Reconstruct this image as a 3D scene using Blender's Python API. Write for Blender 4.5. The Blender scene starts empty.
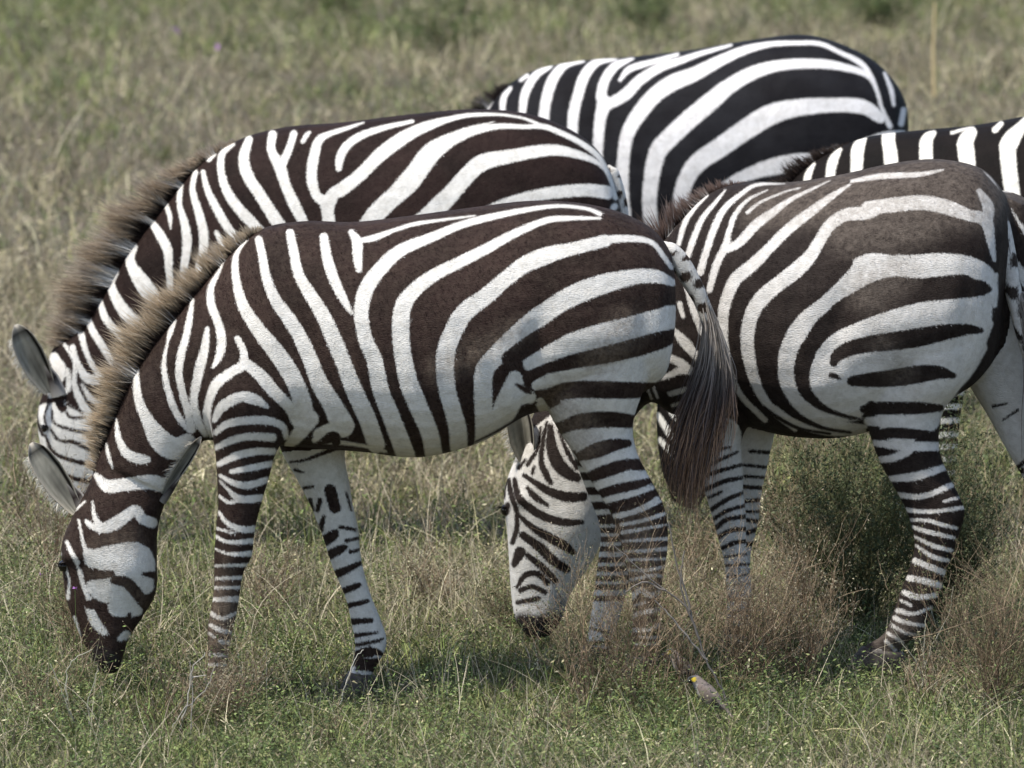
import bpy, math, random
import numpy as np
from math import radians, sin, cos, pi

random.seed(7)
rng = np.random.default_rng(11)
sc = bpy.context.scene
COL = sc.collection

# ------------------------------------------------------------ camera, sky, sun, exposure
F = 7415.0                       # focal length in pixels of a 1024 px wide picture
CAM_H = 3.0
PITCH = radians(6.13)
cam_d = bpy.data.cameras.new('camera')
cam = bpy.data.objects.new('camera', cam_d)
COL.objects.link(cam)
cam.location = (0, 0, CAM_H)
cam.rotation_euler = (radians(90) - PITCH, 0, 0)
cam_d.sensor_width = 36.0
cam_d.lens = F / 1024 * 36
cam_d.clip_start = 0.5
cam_d.clip_end = 2000
cam_d.dof.use_dof = True
cam_d.dof.focus_distance = 20.3
cam_d.dof.aperture_fstop = 7.0
sc.camera = cam

SUN = np.array([-0.42, -0.23, 0.88]); SUN = SUN / np.linalg.norm(SUN)
world = bpy.data.worlds.new('World'); sc.world = world
world.use_nodes = True
wn = world.node_tree
bg = wn.nodes['Background']
sky = wn.nodes.new('ShaderNodeTexSky')
sky.sky_type = 'NISHITA'; sky.sun_disc = False
sky.sun_elevation = math.asin(SUN[2])
sky.sun_rotation = math.atan2(SUN[0], SUN[1])
sky.dust_density = 1.6
wn.links.new(sky.outputs[0], bg.inputs[0])
bg.inputs[1].default_value = 0.145
sun_d = bpy.data.lights.new('sun', 'SUN')
sun_d.energy = 3.6; sun_d.angle = radians(0.6); sun_d.color = (1.0, 0.95, 0.87)
sun = bpy.data.objects.new('sun', sun_d); COL.objects.link(sun)
sun.location = (0, 0, 30)
import mathutils
sun.rotation_euler = mathutils.Vector(-SUN).to_track_quat('-Z', 'Y').to_euler()
sc.view_settings.view_transform = 'Standard'
sc.view_settings.look = 'None'
sc.view_settings.gamma = 1.0
sc.view_settings.exposure = 0.54
sc.render.resolution_x = 1024; sc.render.resolution_y = 768

# ------------------------------------------------------------ helpers
def tag(o, label=None, cat=None, group=None, kind=None):
    if label: o['label'] = label
    if cat: o['category'] = cat
    if group: o['group'] = group
    if kind: o['kind'] = kind
    return o

def mesh_np(name, verts, faces, nper):
    """verts (n,3); faces flat int array, nper = vertices per face (array or int)"""
    me = bpy.data.meshes.new(name)
    verts = np.asarray(verts, np.float32); faces = np.asarray(faces, np.int32).ravel()
    if np.isscalar(nper): nper = np.full(len(faces) // nper, nper, np.int32)
    me.vertices.add(len(verts)); me.vertices.foreach_set('co', verts.ravel())
    me.loops.add(len(faces)); me.loops.foreach_set('vertex_index', faces)
    me.polygons.add(len(nper))
    st = np.concatenate([[0], np.cumsum(nper)[:-1]]).astype(np.int32)
    me.polygons.foreach_set('loop_start', st)
    me.update(calc_edges=True)
    me.polygons.foreach_set('use_smooth', np.ones(len(nper), bool))
    return me

def color_attr(me, name, rgb):
    a = me.attributes.new(name, 'FLOAT_COLOR', 'POINT')
    c = np.ones((len(me.vertices), 4), np.float32); c[:, :3] = rgb
    a.data.foreach_set('color', c.ravel())

def float_attr(me, name, v):
    a = me.attributes.new(name, 'FLOAT', 'POINT')
    a.data.foreach_set('value', np.asarray(v, np.float32))

def link(name, me, mat, parent=None):
    o = bpy.data.objects.new(name, me); COL.objects.link(o)
    if mat: me.materials.append(mat)
    if parent: o.parent = parent
    return o

def _h(ix, iy, s):
    n = np.sin(ix * 127.1 + iy * 311.7 + s * 74.7) * 43758.5453
    return n - np.floor(n)
def vnoise(x, y, s=0):
    x = np.asarray(x, float); y = np.asarray(y, float)
    ix, iy = np.floor(x), np.floor(y); fx, fy = x - ix, y - iy
    fx = fx * fx * (3 - 2 * fx); fy = fy * fy * (3 - 2 * fy)
    a, b, c, d = _h(ix, iy, s), _h(ix + 1, iy, s), _h(ix, iy + 1, s), _h(ix + 1, iy + 1, s)
    return (a * (1 - fx) + b * fx) * (1 - fy) + (c * (1 - fx) + d * fx) * fy
def fbm(x, y, s=0):
    return (vnoise(x, y, s) + .5 * vnoise(2.1 * x, 2.1 * y, s + 3) + .25 * vnoise(4.3 * x, 4.3 * y, s + 7)) / 1.75

def ground_z(x, y):
    x = np.asarray(x, float); y = np.asarray(y, float)
    g = 0.05 * (fbm(x * .35, y * .35, 5) - .5) + .02 * (fbm(x * 1.7, y * 1.7, 9) - .5)
    near = np.exp(-((x - .2) ** 2 / 5 + (y - 20.3) ** 2 / 3))
    g = g * (1 - near)
    g = g - .045 * np.exp(-((x + .45) ** 2 / .12 + (y - 20.05) ** 2 / .2))
    g = g + .035 * np.exp(-((x - .38) ** 2 / .10 + (y - 20.1) ** 2 / .2))
    return g

def project(P):
    P = np.asarray(P, float)
    dx = P[..., 0]; dy = P[..., 1]; dz = P[..., 2] - CAM_H
    dep = dy * cos(PITCH) - dz * sin(PITCH)
    up = dy * sin(PITCH) + dz * cos(PITCH)
    return 512 + F * dx / dep, 384 - F * up / dep

def ray(px, py):
    a = (px - 512) / F; b = (384 - py) / F
    return np.array([a, cos(PITCH) + b * sin(PITCH), -sin(PITCH) + b * cos(PITCH)])

def at_depth(px, py, D):
    r = ray(px, py); t = D / r[1]
    return np.array([0, 0, CAM_H]) + t * r

class Frame:
    """The animal's own frame: x along its spine, y across it, z up, origin on the ground."""
    def __init__(s, cx, D, yaw):
        s.yaw = radians(yaw)
        s.A = np.array([(cx - 512) / F * D, D, 0.0])
        s.dir = np.array([cos(s.yaw), -sin(s.yaw), 0]); s.lat = np.array([sin(s.yaw), cos(s.yaw), 0])
    def loc(s, px, py, l=0.0):
        o = np.array([0, 0, CAM_H]); r = ray(px, py)
        t = (l - np.dot(o - s.A, s.lat)) / np.dot(r, s.lat)
        P = o + t * r - s.A
        return np.array([np.dot(P, s.dir), l, P[2]])
    def world(s, L):
        L = np.asarray(L, float)
        return s.A + L[..., 0:1] * s.dir + L[..., 1:2] * s.lat + L[..., 2:3] * np.array([0, 0, 1.0])
    def place(s, o):
        o.location = s.A; o.rotation_euler = (0, 0, -s.yaw)

def catmull(P, n):
    P = np.asarray(P, float); Q = np.vstack([2 * P[0] - P[1], P, 2 * P[-1] - P[-2]])
    out = []
    for i in range(1, len(Q) - 2):
        for k in range(n):
            t = k / n
            a, b, c, d = Q[i - 1], Q[i], Q[i + 1], Q[i + 2]
            out.append(.5 * (2 * b + (c - a) * t + (2 * a - 5 * b + 4 * c - d) * t * t + (3 * b - a - 3 * c + d) * t ** 3))
    out.append(Q[-2]); return np.array(out)

def loft(stations, nseg=28, egg=0.0, e=.92, sub=6):
    """stations rows: Tx,Tz,Bx,Bz,w,l (local metres)"""
    S = catmull(stations, sub)
    S[:, 4] = np.maximum(S[:, 4], .004)
    V = []; Fc = []; n = nseg
    ang = np.arange(n) * 2 * pi / n
    ca, sa = np.cos(ang), np.sin(ang)
    cc = np.sign(ca) * np.abs(ca) ** e; ss = np.sign(sa) * np.abs(sa) ** e
    for r in S:
        c = np.array([(r[0] + r[2]) / 2, (r[1] + r[3]) / 2]); u = np.array([(r[0] - r[2]) / 2, (r[1] - r[3]) / 2])
        w = r[4] * (1 - egg * cc)
        V.append(np.stack([c[0] + u[0] * cc, r[5] + w * ss, c[1] + u[1] * cc], 1))
    V = np.vstack(V); m = len(S)
    for i in range(m - 1):
        for k in range(n):
            k2 = (k + 1) % n
            Fc.append((i * n + k, i * n + k2, (i + 1) * n + k2, (i + 1) * n + k))
    faces = np.array(Fc).ravel().tolist(); nper = [4] * len(Fc)
    a = V[:n].mean(0); b = V[-n:].mean(0); V = np.vstack([V, a, b]); ia = len(V) - 2; ib = len(V) - 1
    for k in range(n):
        k2 = (k + 1) % n
        faces += [ia, k2, k]; nper.append(3)
        faces += [ib, (m - 1) * n + k, (m - 1) * n + k2]; nper.append(3)
    return V, np.array(faces), np.array(nper)

def merge(parts):
    V = []; Fs = []; N = []; o = 0
    for v, f, n in parts:
        V.append(v); Fs.append(np.asarray(f).ravel() + o); N.append(n); o += len(v)
    return np.vstack(V), np.concatenate(Fs), np.concatenate(N)

def tube(path, radii, n=6):
    path = np.asarray(path, float); m = len(path)
    T = np.gradient(path, axis=0); T /= np.linalg.norm(T, axis=1)[:, None] + 1e-9
    ref = np.array([0, 0, 1.0]) if abs(T[:, 2]).mean() < .8 else np.array([0, 1.0, 0])
    A = np.cross(T, ref); A /= np.linalg.norm(A, axis=1)[:, None] + 1e-9
    B = np.cross(T, A)
    ang = np.arange(n) * 2 * pi / n
    R = np.broadcast_to(np.asarray(radii, float), (m,))
    V = (path[:, None] + R[:, None, None] * (np.cos(ang)[None, :, None] * A[:, None] + np.sin(ang)[None, :, None] * B[:, None])).reshape(-1, 3)
    i = np.arange(m - 1)[:, None]; k = np.arange(n)[None]; k2 = (k + 1) % n
    q = np.stack([i * n + k, (i + 1) * n + k, (i + 1) * n + k2, i * n + k2], -1).reshape(-1, 4)
    return V, q.ravel(), np.full(len(q), 4)

# ------------------------------------------------------------ materials
def new_mat(name):
    m = bpy.data.materials.new(name); m.use_nodes = True
    nt = m.node_tree; return m, nt, nt.nodes['Principled BSDF']

def coat_material(name, dark, dark2, light, dirt, dirt_amt):
    m, nt, P = new_mat(name); N = nt.nodes.new; L = nt.links.new
    tc = N('ShaderNodeTexCoord')
    at = N('ShaderNodeAttribute'); at.attribute_name = 'stripe'
    ad = N('ShaderNodeAttribute'); ad.attribute_name = 'dust'
    # hair-fine raggedness of stripe edges
    mp = N('ShaderNodeMapping'); mp.inputs['Scale'].default_value = (330, 330, 120)
    mp.inputs['Rotation'].default_value = (0, .5, 0)
    L(tc.outputs['Object'], mp.inputs[0])
    nz = N('ShaderNodeTexNoise'); nz.inputs['Scale'].default_value = 1; nz.inputs['Detail'].default_value = 2
    L(mp.outputs[0], nz.inputs['Vector'])
    ms = N('ShaderNodeMath'); ms.operation = 'MULTIPLY_ADD'; ms.inputs[1].default_value = 4.2; ms.inputs[2].default_value = -2.1
    L(nz.outputs['Fac'], ms.inputs[0])
    add = N('ShaderNodeMath'); L(at.outputs['Fac'], add.inputs[0]); L(ms.outputs[0], add.inputs[1])
    mr = N('ShaderNodeMapRange'); mr.inputs[1].default_value = -1.15; mr.inputs[2].default_value = 1.15
    mr.interpolation_type = 'SMOOTHSTEP'
    L(add.outputs[0], mr.inputs[0])
    # dark hair varies between two browns
    n2 = N('ShaderNodeTexNoise'); n2.inputs['Scale'].default_value = 6; n2.inputs['Detail'].default_value = 5
    L(tc.outputs['Object'], n2.inputs['Vector'])
    dk = N('ShaderNodeMix'); dk.data_type = 'RGBA'
    dk.inputs[6].default_value = (*dark, 1); dk.inputs[7].default_value = (*dark2, 1)
    r2 = N('ShaderNodeMapRange'); r2.inputs[1].default_value = .35; r2.inputs[2].default_value = .65
    L(n2.outputs['Fac'], r2.inputs[0]); L(r2.outputs[0], dk.inputs[0])
    # pale hair, slightly mottled
    n3 = N('ShaderNodeTexNoise'); n3.inputs['Scale'].default_value = 45; n3.inputs['Detail'].default_value = 6; n3.inputs['Roughness'].default_value = .7
    L(tc.outputs['Object'], n3.inputs['Vector'])
    lt = N('ShaderNodeMix'); lt.data_type = 'RGBA'
    lt.inputs[6].default_value = (light[0] * .80, light[1] * .79, light[2] * .77, 1); lt.inputs[7].default_value = (*light, 1)
    r3 = N('ShaderNodeMapRange'); r3.inputs[1].default_value = .35; r3.inputs[2].default_value = .6
    L(n3.outputs['Fac'], r3.inputs[0]); L(r3.outputs[0], lt.inputs[0])
    mx = N('ShaderNodeMix'); mx.data_type = 'RGBA'
    L(mr.outputs[0], mx.inputs[0]); L(dk.outputs[2], mx.inputs[6]); L(lt.outputs[2], mx.inputs[7])
    # dust caught in the hair, in small smudges
    n4 = N('ShaderNodeTexNoise'); n4.inputs['Scale'].default_value = 60; n4.inputs['Detail'].default_value = 8; n4.inputs['Roughness'].default_value = .75
    L(tc.outputs['Object'], n4.inputs['Vector'])
    r4 = N('ShaderNodeMapRange'); r4.inputs[1].default_value = .30; r4.inputs[2].default_value = .78
    L(n4.outputs['Fac'], r4.inputs[0])
    da = N('ShaderNodeMath'); da.operation = 'MULTIPLY_ADD'; da.inputs[1].default_value = .75; da.inputs[2].default_value = dirt_amt
    L(ad.outputs['Fac'], da.inputs[0])
    dm = N('ShaderNodeMath'); dm.operation = 'MULTIPLY'; L(r4.outputs[0], dm.inputs[0]); L(da.outputs[0], dm.inputs[1])
    mx2 = N('ShaderNodeMix'); mx2.data_type = 'RGBA'; mx2.inputs[7].default_value = (*dirt, 1)
    L(dm.outputs[0], mx2.inputs[0]); L(mx.outputs[2], mx2.inputs[6])
    # painted skin of the muzzle (dark) over everything
    am = N('ShaderNodeAttribute'); am.attribute_name = 'muzzle'
    mx3 = N('ShaderNodeMix'); mx3.data_type = 'RGBA'; mx3.inputs[7].default_value = (.035, .028, .026, 1)
    L(am.outputs['Fac'], mx3.inputs[0]); L(mx2.outputs[2], mx3.inputs[6])
    L(mx3.outputs[2], P.inputs['Base Color'])
    P.inputs['Roughness'].default_value = .62
    P.inputs['Specular IOR Level'].default_value = .06
    P.inputs['Sheen Weight'].default_value = .0
    # hair direction bump + soft muscle bump
    mb = N('ShaderNodeMapping'); mb.inputs['Scale'].default_value = (110, 300, 420); mb.inputs['Rotation'].default_value = (0, .45, 0)
    L(tc.outputs['Object'], mb.inputs[0])
    nb = N('ShaderNodeTexNoise'); nb.inputs['Scale'].default_value = 1; nb.inputs['Detail'].default_value = 4
    L(mb.outputs[0], nb.inputs['Vector'])
    b1 = N('ShaderNodeBump'); b1.inputs['Strength'].default_value = .8; b1.inputs['Distance'].default_value = .003
    L(nb.outputs['Fac'], b1.inputs['Height'])
    ng = N('ShaderNodeTexNoise'); ng.inputs['Scale'].default_value = 7; ng.inputs['Detail'].default_value = 3
    L(tc.outputs['Object'], ng.inputs['Vector'])
    b2 = N('ShaderNodeBump'); b2.inputs['Strength'].default_value = .5; b2.inputs['Distance'].default_value = .02
    L(ng.outputs['Fac'], b2.inputs['Height']); L(b1.outputs[0], b2.inputs['Normal'])
    L(b2.outputs[0], P.inputs['Normal'])
    return m

def vcol_material(name, rough=.8, transl=0.0, spec=.2):
    m, nt, P = new_mat(name); N = nt.nodes.new; L = nt.links.new
    a = N('ShaderNodeAttribute'); a.attribute_name = 'col'
    L(a.outputs['Color'], P.inputs['Base Color'])
    P.inputs['Roughness'].default_value = rough; P.inputs['Specular IOR Level'].default_value = spec
    if transl > 0:
        t = N('ShaderNodeBsdfTranslucent'); mx = N('ShaderNodeMixShader'); mx.inputs[0].default_value = transl
        L(a.outputs['Color'], t.inputs['Color']); L(P.outputs[0], mx.inputs[1]); L(t.outputs[0], mx.inputs[2])
        L(mx.outputs[0], nt.nodes['Material Output'].inputs[0])
    return m

def plain_material(name, c1, c2, scale, rough=.7, bump=.3, spec=.3):
    m, nt, P = new_mat(name); N = nt.nodes.new; L = nt.links.new
    tc = N('ShaderNodeTexCoord'); n = N('ShaderNodeTexNoise'); n.inputs['Scale'].default_value = scale; n.inputs['Detail'].default_value = 6
    L(tc.outputs['Object'], n.inputs['Vector'])
    r = N('ShaderNodeMapRange'); r.inputs[1].default_value = .35; r.inputs[2].default_value = .65; L(n.outputs['Fac'], r.inputs[0])
    mx = N('ShaderNodeMix'); mx.data_type = 'RGBA'; mx.inputs[6].default_value = (*c1, 1); mx.inputs[7].default_value = (*c2, 1)
    L(r.outputs[0], mx.inputs[0]); L(mx.outputs[2], P.inputs['Base Color'])
    b = N('ShaderNodeBump'); b.inputs['Strength'].default_value = bump; b.inputs['Distance'].default_value = .004
    L(n.outputs['Fac'], b.inputs['Height']); L(b.outputs[0], P.inputs['Normal'])
    P.inputs['Roughness'].default_value = rough; P.inputs['Specular IOR Level'].default_value = spec
    return m

WHITE = (.77, .745, .69)
M_coatA = coat_material('coat_brown_black', (.012, .0065, .006), (.028, .0155, .0135), WHITE, (.22, .17, .125), .20)
M_coatB = coat_material('coat_dark_brown', (.009, .005, .0045), (.023, .0125, .011), WHITE, (.22, .17, .13), .08)
M_coatC = coat_material('coat_cool_black', (.007, .0065, .008), (.016, .016, .0185), (.76, .74, .725), (.20, .18, .16), .02)
M_coatD = coat_material('coat_dusty', (.010, .0065, .006), (.022, .016, .014), (.70, .675, .635), (.17, .14, .115), .16)
M_coatE = coat_material('coat_black_cream', (.006, .005, .0045), (.011, .008, .007), (.80, .77, .69), (.2, .18, .15), .02)
M_hair = vcol_material('hair', .65, 0.42, .12)
M_fur = vcol_material('fur', .7, 0, .05)
M_hoof = plain_material('hoof_horn', (.03, .025, .022), (.09, .075, .06), 40, .5)
M_eye = plain_material('eye_wet', (.006, .004, .004), (.012, .008, .006), 8, .08, .0, .6)
M_veg = vcol_material('vegetation', .7, .10, .25)
M_twig = vcol_material('twig', .85, 0, .15)

# ------------------------------------------------------------ coat pattern
def S(o, *pts):
    """a stroke noted on an enlarged crop (origin o, 4x): (x, y, half width)"""
    return np.array([(o[0] + p[0] / 4, o[1] + p[1] / 4, p[2] / 4) for p in pts])
def S6(*pts):
    return np.array([(20 + p[0] / 6.4, 520 + p[1] / 6.4, p[2] / 6.4) for p in pts])
def R(*pts): return np.array(pts, float)

def stroke_sd(U, V, st):
    """signed distance (positive inside) to a chain of round cones"""
    best = np.full(U.shape, -1e3)
    pad = st[:, 2].max() + 14
    m = (U > st[:, 0].min() - pad) & (U < st[:, 0].max() + pad) & (V > st[:, 1].min() - pad) & (V < st[:, 1].max() + pad)
    if not m.any(): return best
    u, v = U[m], V[m]; b = np.full(u.shape, -1e3)
    if len(st) > 2:
        c = catmull(st, 4)
        c[:, 2] = np.maximum(c[:, 2], 0.3)
    else: c = st
    for i in range(len(c) - 1):
        x0, y0, r0 = c[i]; x1, y1, r1 = c[i + 1]
        dx, dy = x1 - x0, y1 - y0; L2 = dx * dx + dy * dy + 1e-9
        t = np.clip(((u - x0) * dx + (v - y0) * dy) / L2, 0, 1)
        d = np.hypot(u - x0 - t * dx, v - y0 - t * dy)
        b = np.maximum(b, r0 + (r1 - r0) * t - d)
    best[m] = b
    return best

WB = 0.4
def paint(U, V, ops, base):
    f = np.full(U.shape, float(base))
    for colour, st in ops:
        d = stroke_sd(U, V, st)
        if colour == 'w': d = d - min(WB, .18 * st[:, 2].mean())
        f = np.maximum(f, d) if colour == 'w' else np.minimum(f, -d)
    return np.clip(f, -6, 6)

def soft(U, V, strokes, fall):
    f = np.zeros(U.shape)
    for st in strokes:
        f = np.maximum(f, np.clip(stroke_sd(U, V, st) / fall, 0, 1))
    return f

# ------------------------------------------------------------ the zebra builder
def rows(fr, st, l=None):
    out = []
    for r in st:
        (tx, ty), (bx, by), w = r[0], r[1], r[2]
        ll = r[3] if len(r) > 3 else (l or 0.0)
        T = fr.loc(tx, ty, ll); B = fr.loc(bx, by, ll)
        out.append((T[0], T[2], B[0], B[2], w, ll))
    return out

def leg_rows(fr, st, l):
    """leg stations (front px, back px, half thickness[, l]); last one is brought down to the pastern above the ground"""
    rr = rows(fr, st, l)
    last = rr[-1]
    P = fr.world(np.array([(last[0] + last[2]) / 2, last[5], 0]))
    g = float(ground_z(P[0], P[1]))
    cx = (last[0] + last[2]) / 2; hw = abs(last[2] - last[0]) / 2
    zt = g + .075
    rr = [r for r in rr if min(r[1], r[3]) > zt + .02]
    rr.append((cx - hw * .85, zt, cx + hw * .85, zt, .024, last[5]))
    rr.append((cx - hw * .9 - .01, zt - .03, cx + hw * .8 - .01, zt - .03, .026, last[5]))
    return rr, (cx, last[5], g, hw)

def hoof(parent, info, slant=-1):
    cx, l, g, hw = info; hw = max(hw, .028)
    st = [(cx - hw * 1.0, g + .075, cx + hw * .95, g + .062, .034, l),
          (cx - hw * 1.25 - .006, g + .045, cx + hw * 1.05, g + .035, .040, l),
          (cx - hw * 1.5 - .012, g + .006, cx + hw * 1.15, g + .002, .046, l),
          (cx - hw * 1.5 - .012, g - .012, cx + hw * 1.15, g - .012, .045, l)]
    v, f, n = loft(st, 18, 0, .95, 3)
    return link('hoof', mesh_np('hoof', v, f, n), M_hoof, parent)

def hair_ribbons(P0, DIR, LEN, BEND, W, C0, C1, levels=5, side=None, mid=.5):
    """ribbons from roots P0 along DIR, bending by BEND; returns (verts, faces, nper, colours)"""
    n = len(P0); t = np.linspace(0, 1, levels)
    pts = P0[:, None] + DIR[:, None] * (LEN[:, None] * t)[..., None] + BEND[:, None] * (LEN[:, None] * t ** 2)[..., None]
    if side is None:
        side = np.cross(DIR, rng.normal(size=(n, 3)))
        side /= np.linalg.norm(side, axis=1)[:, None] + 1e-9
    wv = (W[:, None] * (1 - t ** 2 * .93))[..., None] * side[:, None]
    V = np.stack([pts - wv, pts + wv], 2).reshape(-1, 3)
    k = np.arange(levels - 1)
    q = np.stack([2 * k, 2 * k + 1, 2 * k + 3, 2 * k + 2], -1)
    faces = (q[None] + (np.arange(n) * levels * 2)[:, None, None]).reshape(-1, 4)
    s = np.clip((t - mid) / .45 + .5, 0, 1)
    c = C0[:, None] * (1 - s[None, :, None]) + C1[:, None] * s[None, :, None]
    C = np.repeat(c, 2, axis=1).reshape(-1, 3)
    return V, faces.ravel(), np.full(len(faces), 4), C

def make_mane(fr, parent, crest, f_at, n=5200, tip=(.40, .28, .21), bright=.0):
    """crest: rows (root px, outer px) ; f_at gives the stripe value at a pixel"""
    cr = catmull(np.array([(a[0], a[1], b[0], b[1]) for a, b in crest], float), 10)
    seg = np.concatenate([[0], np.cumsum(np.hypot(np.diff(cr[:, 0]), np.diff(cr[:, 1])))])
    u = rng.random(n) * seg[-1]
    r = np.stack([np.interp(u, seg, cr[:, i]) for i in range(4)], 1)
    l = rng.normal(0, .009, n)
    P0 = np.array([fr.loc(a, b, 0) for a, b in r[:, :2]]); P1 = np.array([fr.loc(a, b, 0) for a, b in r[:, 2:]])
    d = P1 - P0; ln = np.linalg.norm(d, axis=1); d /= ln[:, None] + 1e-9
    P0 = P0 - d * .010; P0[:, 1] += l
    cell = 5.5; uc = (np.floor(u / cell + .35 * np.sin(u * .21)) + .5 + .3 * np.sin(np.floor(u / cell) * 7.3)) * cell
    tuft = np.clip((uc - u) / cell, -1, 1); lenj = .70 + .36 * _h(np.floor(u / cell), 0 * u, 3)
    j = rng.normal(0, .09, (n, 3)); j[:, 1] += l * 7
    tang = np.stack([-d[:, 2], np.zeros(n), d[:, 0]], 1)
    d2 = d + j + tang * (-tuft * .13 + (_h(np.floor(u / cell), 0 * u, 8) - .5) * .34)[:, None]; d2 /= np.linalg.norm(d2, axis=1)[:, None]
    LEN = (ln + .014) * rng.uniform(.5, 1.12, n) * (1 - .12 * np.abs(tuft)) * lenj
    bend = rng.normal(0, .10, (n, 3)) + np.array([0, 0, -.07])
    f = f_at(r[:, 0], r[:, 1]) + rng.normal(0, 1.0, n)
    wt = np.clip(f, -1, 1)[:, None] * .5 + .5
    C0 = wt * np.array([.80, .78, .74]) + (1 - wt) * np.array([.022, .014, .012])
    vv = rng.uniform(.7, 1.25, n)[:, None]
    C1 = np.array(tip) * vv * (1 - .35 * wt) + wt * .35 * np.array([.5, .46, .42])
    C1 = C1 * (1 + bright)
    W = rng.uniform(.0008, .0017, n)
    v, fc, npf, C = hair_ribbons(P0, d2, LEN, bend, W, C0 * vv ** .3, C1, 6, mid=.42)
    me = mesh_np('mane', v, fc, npf); color_attr(me, 'col', C)
    return link('mane', me, M_hair, parent)

def make_ear(fr, parent, base, tip, l0, l1, width, face=-1.0, inner=(.40, .38, .33), outer=(.5, .48, .45), open_=1.0):
    """cupped leaf; base/tip in px with lateral offsets"""
    width *= .86
    B = fr.loc(base[0], base[1], l0); T = fr.loc(tip[0], tip[1], l1)
    ax = T - B; Ln = np.linalg.norm(ax); ax /= Ln
    nrm = np.array([0, face, 0]) - ax * np.dot(ax, [0, face, 0]); nrm /= np.linalg.norm(nrm)   # opening direction
    sd = np.cross(ax, nrm)
    V = []; C = []; nu, nv = 15, 18
    for layer in (0, 1):
        for i in range(nv + 1):
            t = i / nv
            w = width * float(np.interp(t, [0, .12, .35, .6, .8, .92, 1], [.42, .66, .98, 1.05, .90, .64, .18]))
            for k in range(nu):
                a = (k / (nu - 1) * 2 - 1)
                th = a * 1.35 * open_
                off = (1 - np.cos(th)) * w * 1.05
                p = B + ax * (Ln * t) + sd * (np.sin(th) * w) + nrm * (off - (.006 if layer else 0.0) + .015 * np.sin(pi * t) * 0)
                V.append(p)
                c = np.array(outer) * rng.uniform(.85, 1.1)
                if layer == 0:
                    c = np.array([.44, .42, .35]) * rng.uniform(.85, 1.1) * (inner[0] / .5) ** .5 * (1 + .35 * math.sin(a * 17 + t * 4) * (1 - t))
                    c = c * (1 - .6 * math.exp(-((a - .0) / .4) ** 2 - ((t - .35) / .30) ** 2))
                    rim = min(1, max(0, (a - .42) / .12)) * min(1, max(0, (.86 - a) / .08))
                    rim = max(rim, math.exp(-((t - .88) / .05) ** 2) * .8)
                    c = c * (1 - rim) + np.array([.02, .016, .014]) * rim
                    pale = max(min(1, max(0, (a - .86) / .06)), min(1, max(0, (t - .92) / .04)))
                    pale = max(pale, min(1, max(0, (-.72 - a) / .1)) * .8)
                    c = c * (1 - pale) + np.array([.66, .60, .51]) * pale
                C.append(c)
    V = np.array(V); C = np.array(C); fs = []
    n1 = (nv + 1) * nu
    for layer in (0, 1):
        for i in range(nv):
            for k in range(nu - 1):
                q = [layer * n1 + i * nu + k, layer * n1 + i * nu + k + 1, layer * n1 + (i + 1) * nu + k + 1, layer * n1 + (i + 1) * nu + k]
                fs.append(q if layer == 0 else q[::-1])
    for i in range(nv):
        fs.append([i * nu, (i + 1) * nu, n1 + (i + 1) * nu, n1 + i * nu])
        fs.append([i * nu + nu - 1, n1 + i * nu + nu - 1, n1 + (i + 1) * nu + nu - 1, (i + 1) * nu + nu - 1])
    for k in range(nu - 1):
        fs.append([nv * nu + k, nv * nu + k + 1, n1 + nv * nu + k + 1, n1 + nv * nu + k])
    # hair inside the cup
    m = 330
    t = rng.uniform(.05, .88, m); a = rng.uniform(-.98, -.5, m)
    w = width * np.interp(t, [0, .12, .35, .6, .8, .92, 1], [.42, .66, .98, 1.05, .90, .64, .18])
    th = a * 1.35 * open_
    P0 = B + ax * (Ln * t)[:, None] + sd * (np.sin(th) * w)[:, None] + nrm * ((1 - np.cos(th)) * w * 1.05)[:, None]
    d = nrm * .25 + ax * .15 - sd * .9 + rng.normal(0, .18, (m, 3)); d /= np.linalg.norm(d, axis=1)[:, None]
    c0 = np.tile(np.array([.85, .81, .72]), (m, 1)) * rng.uniform(.5, 1.25, m)[:, None]
    hv, hf, hn, hc = hair_ribbons(P0, d, rng.uniform(.010, .030, m), rng.normal(0, .15, (m, 3)) - ax * .5, np.full(m, .0007), c0, c0, 4)
    q0 = B + sd * width * .55 - ax * .02; cone = tube(np.array([q0, q0 + ax * Ln * .25 + sd * width * .12, q0 + ax * Ln * .55 + sd * width * .02]), [width * .62, width * .42, .002], 14)
    cc = np.tile(np.array(outer), (len(cone[0]), 1)) * .95; cc[14:20] = [.04, .03, .027]
    VV, FF, NN = merge([(V, np.array(fs).ravel(), np.full(len(fs), 4)), (hv, hf, hn), cone])
    me = mesh_np('ear', VV, FF, NN); color_attr(me, 'col', np.vstack([C, hc, cc]))
    return link('ear', me, M_hair, parent)

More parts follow.
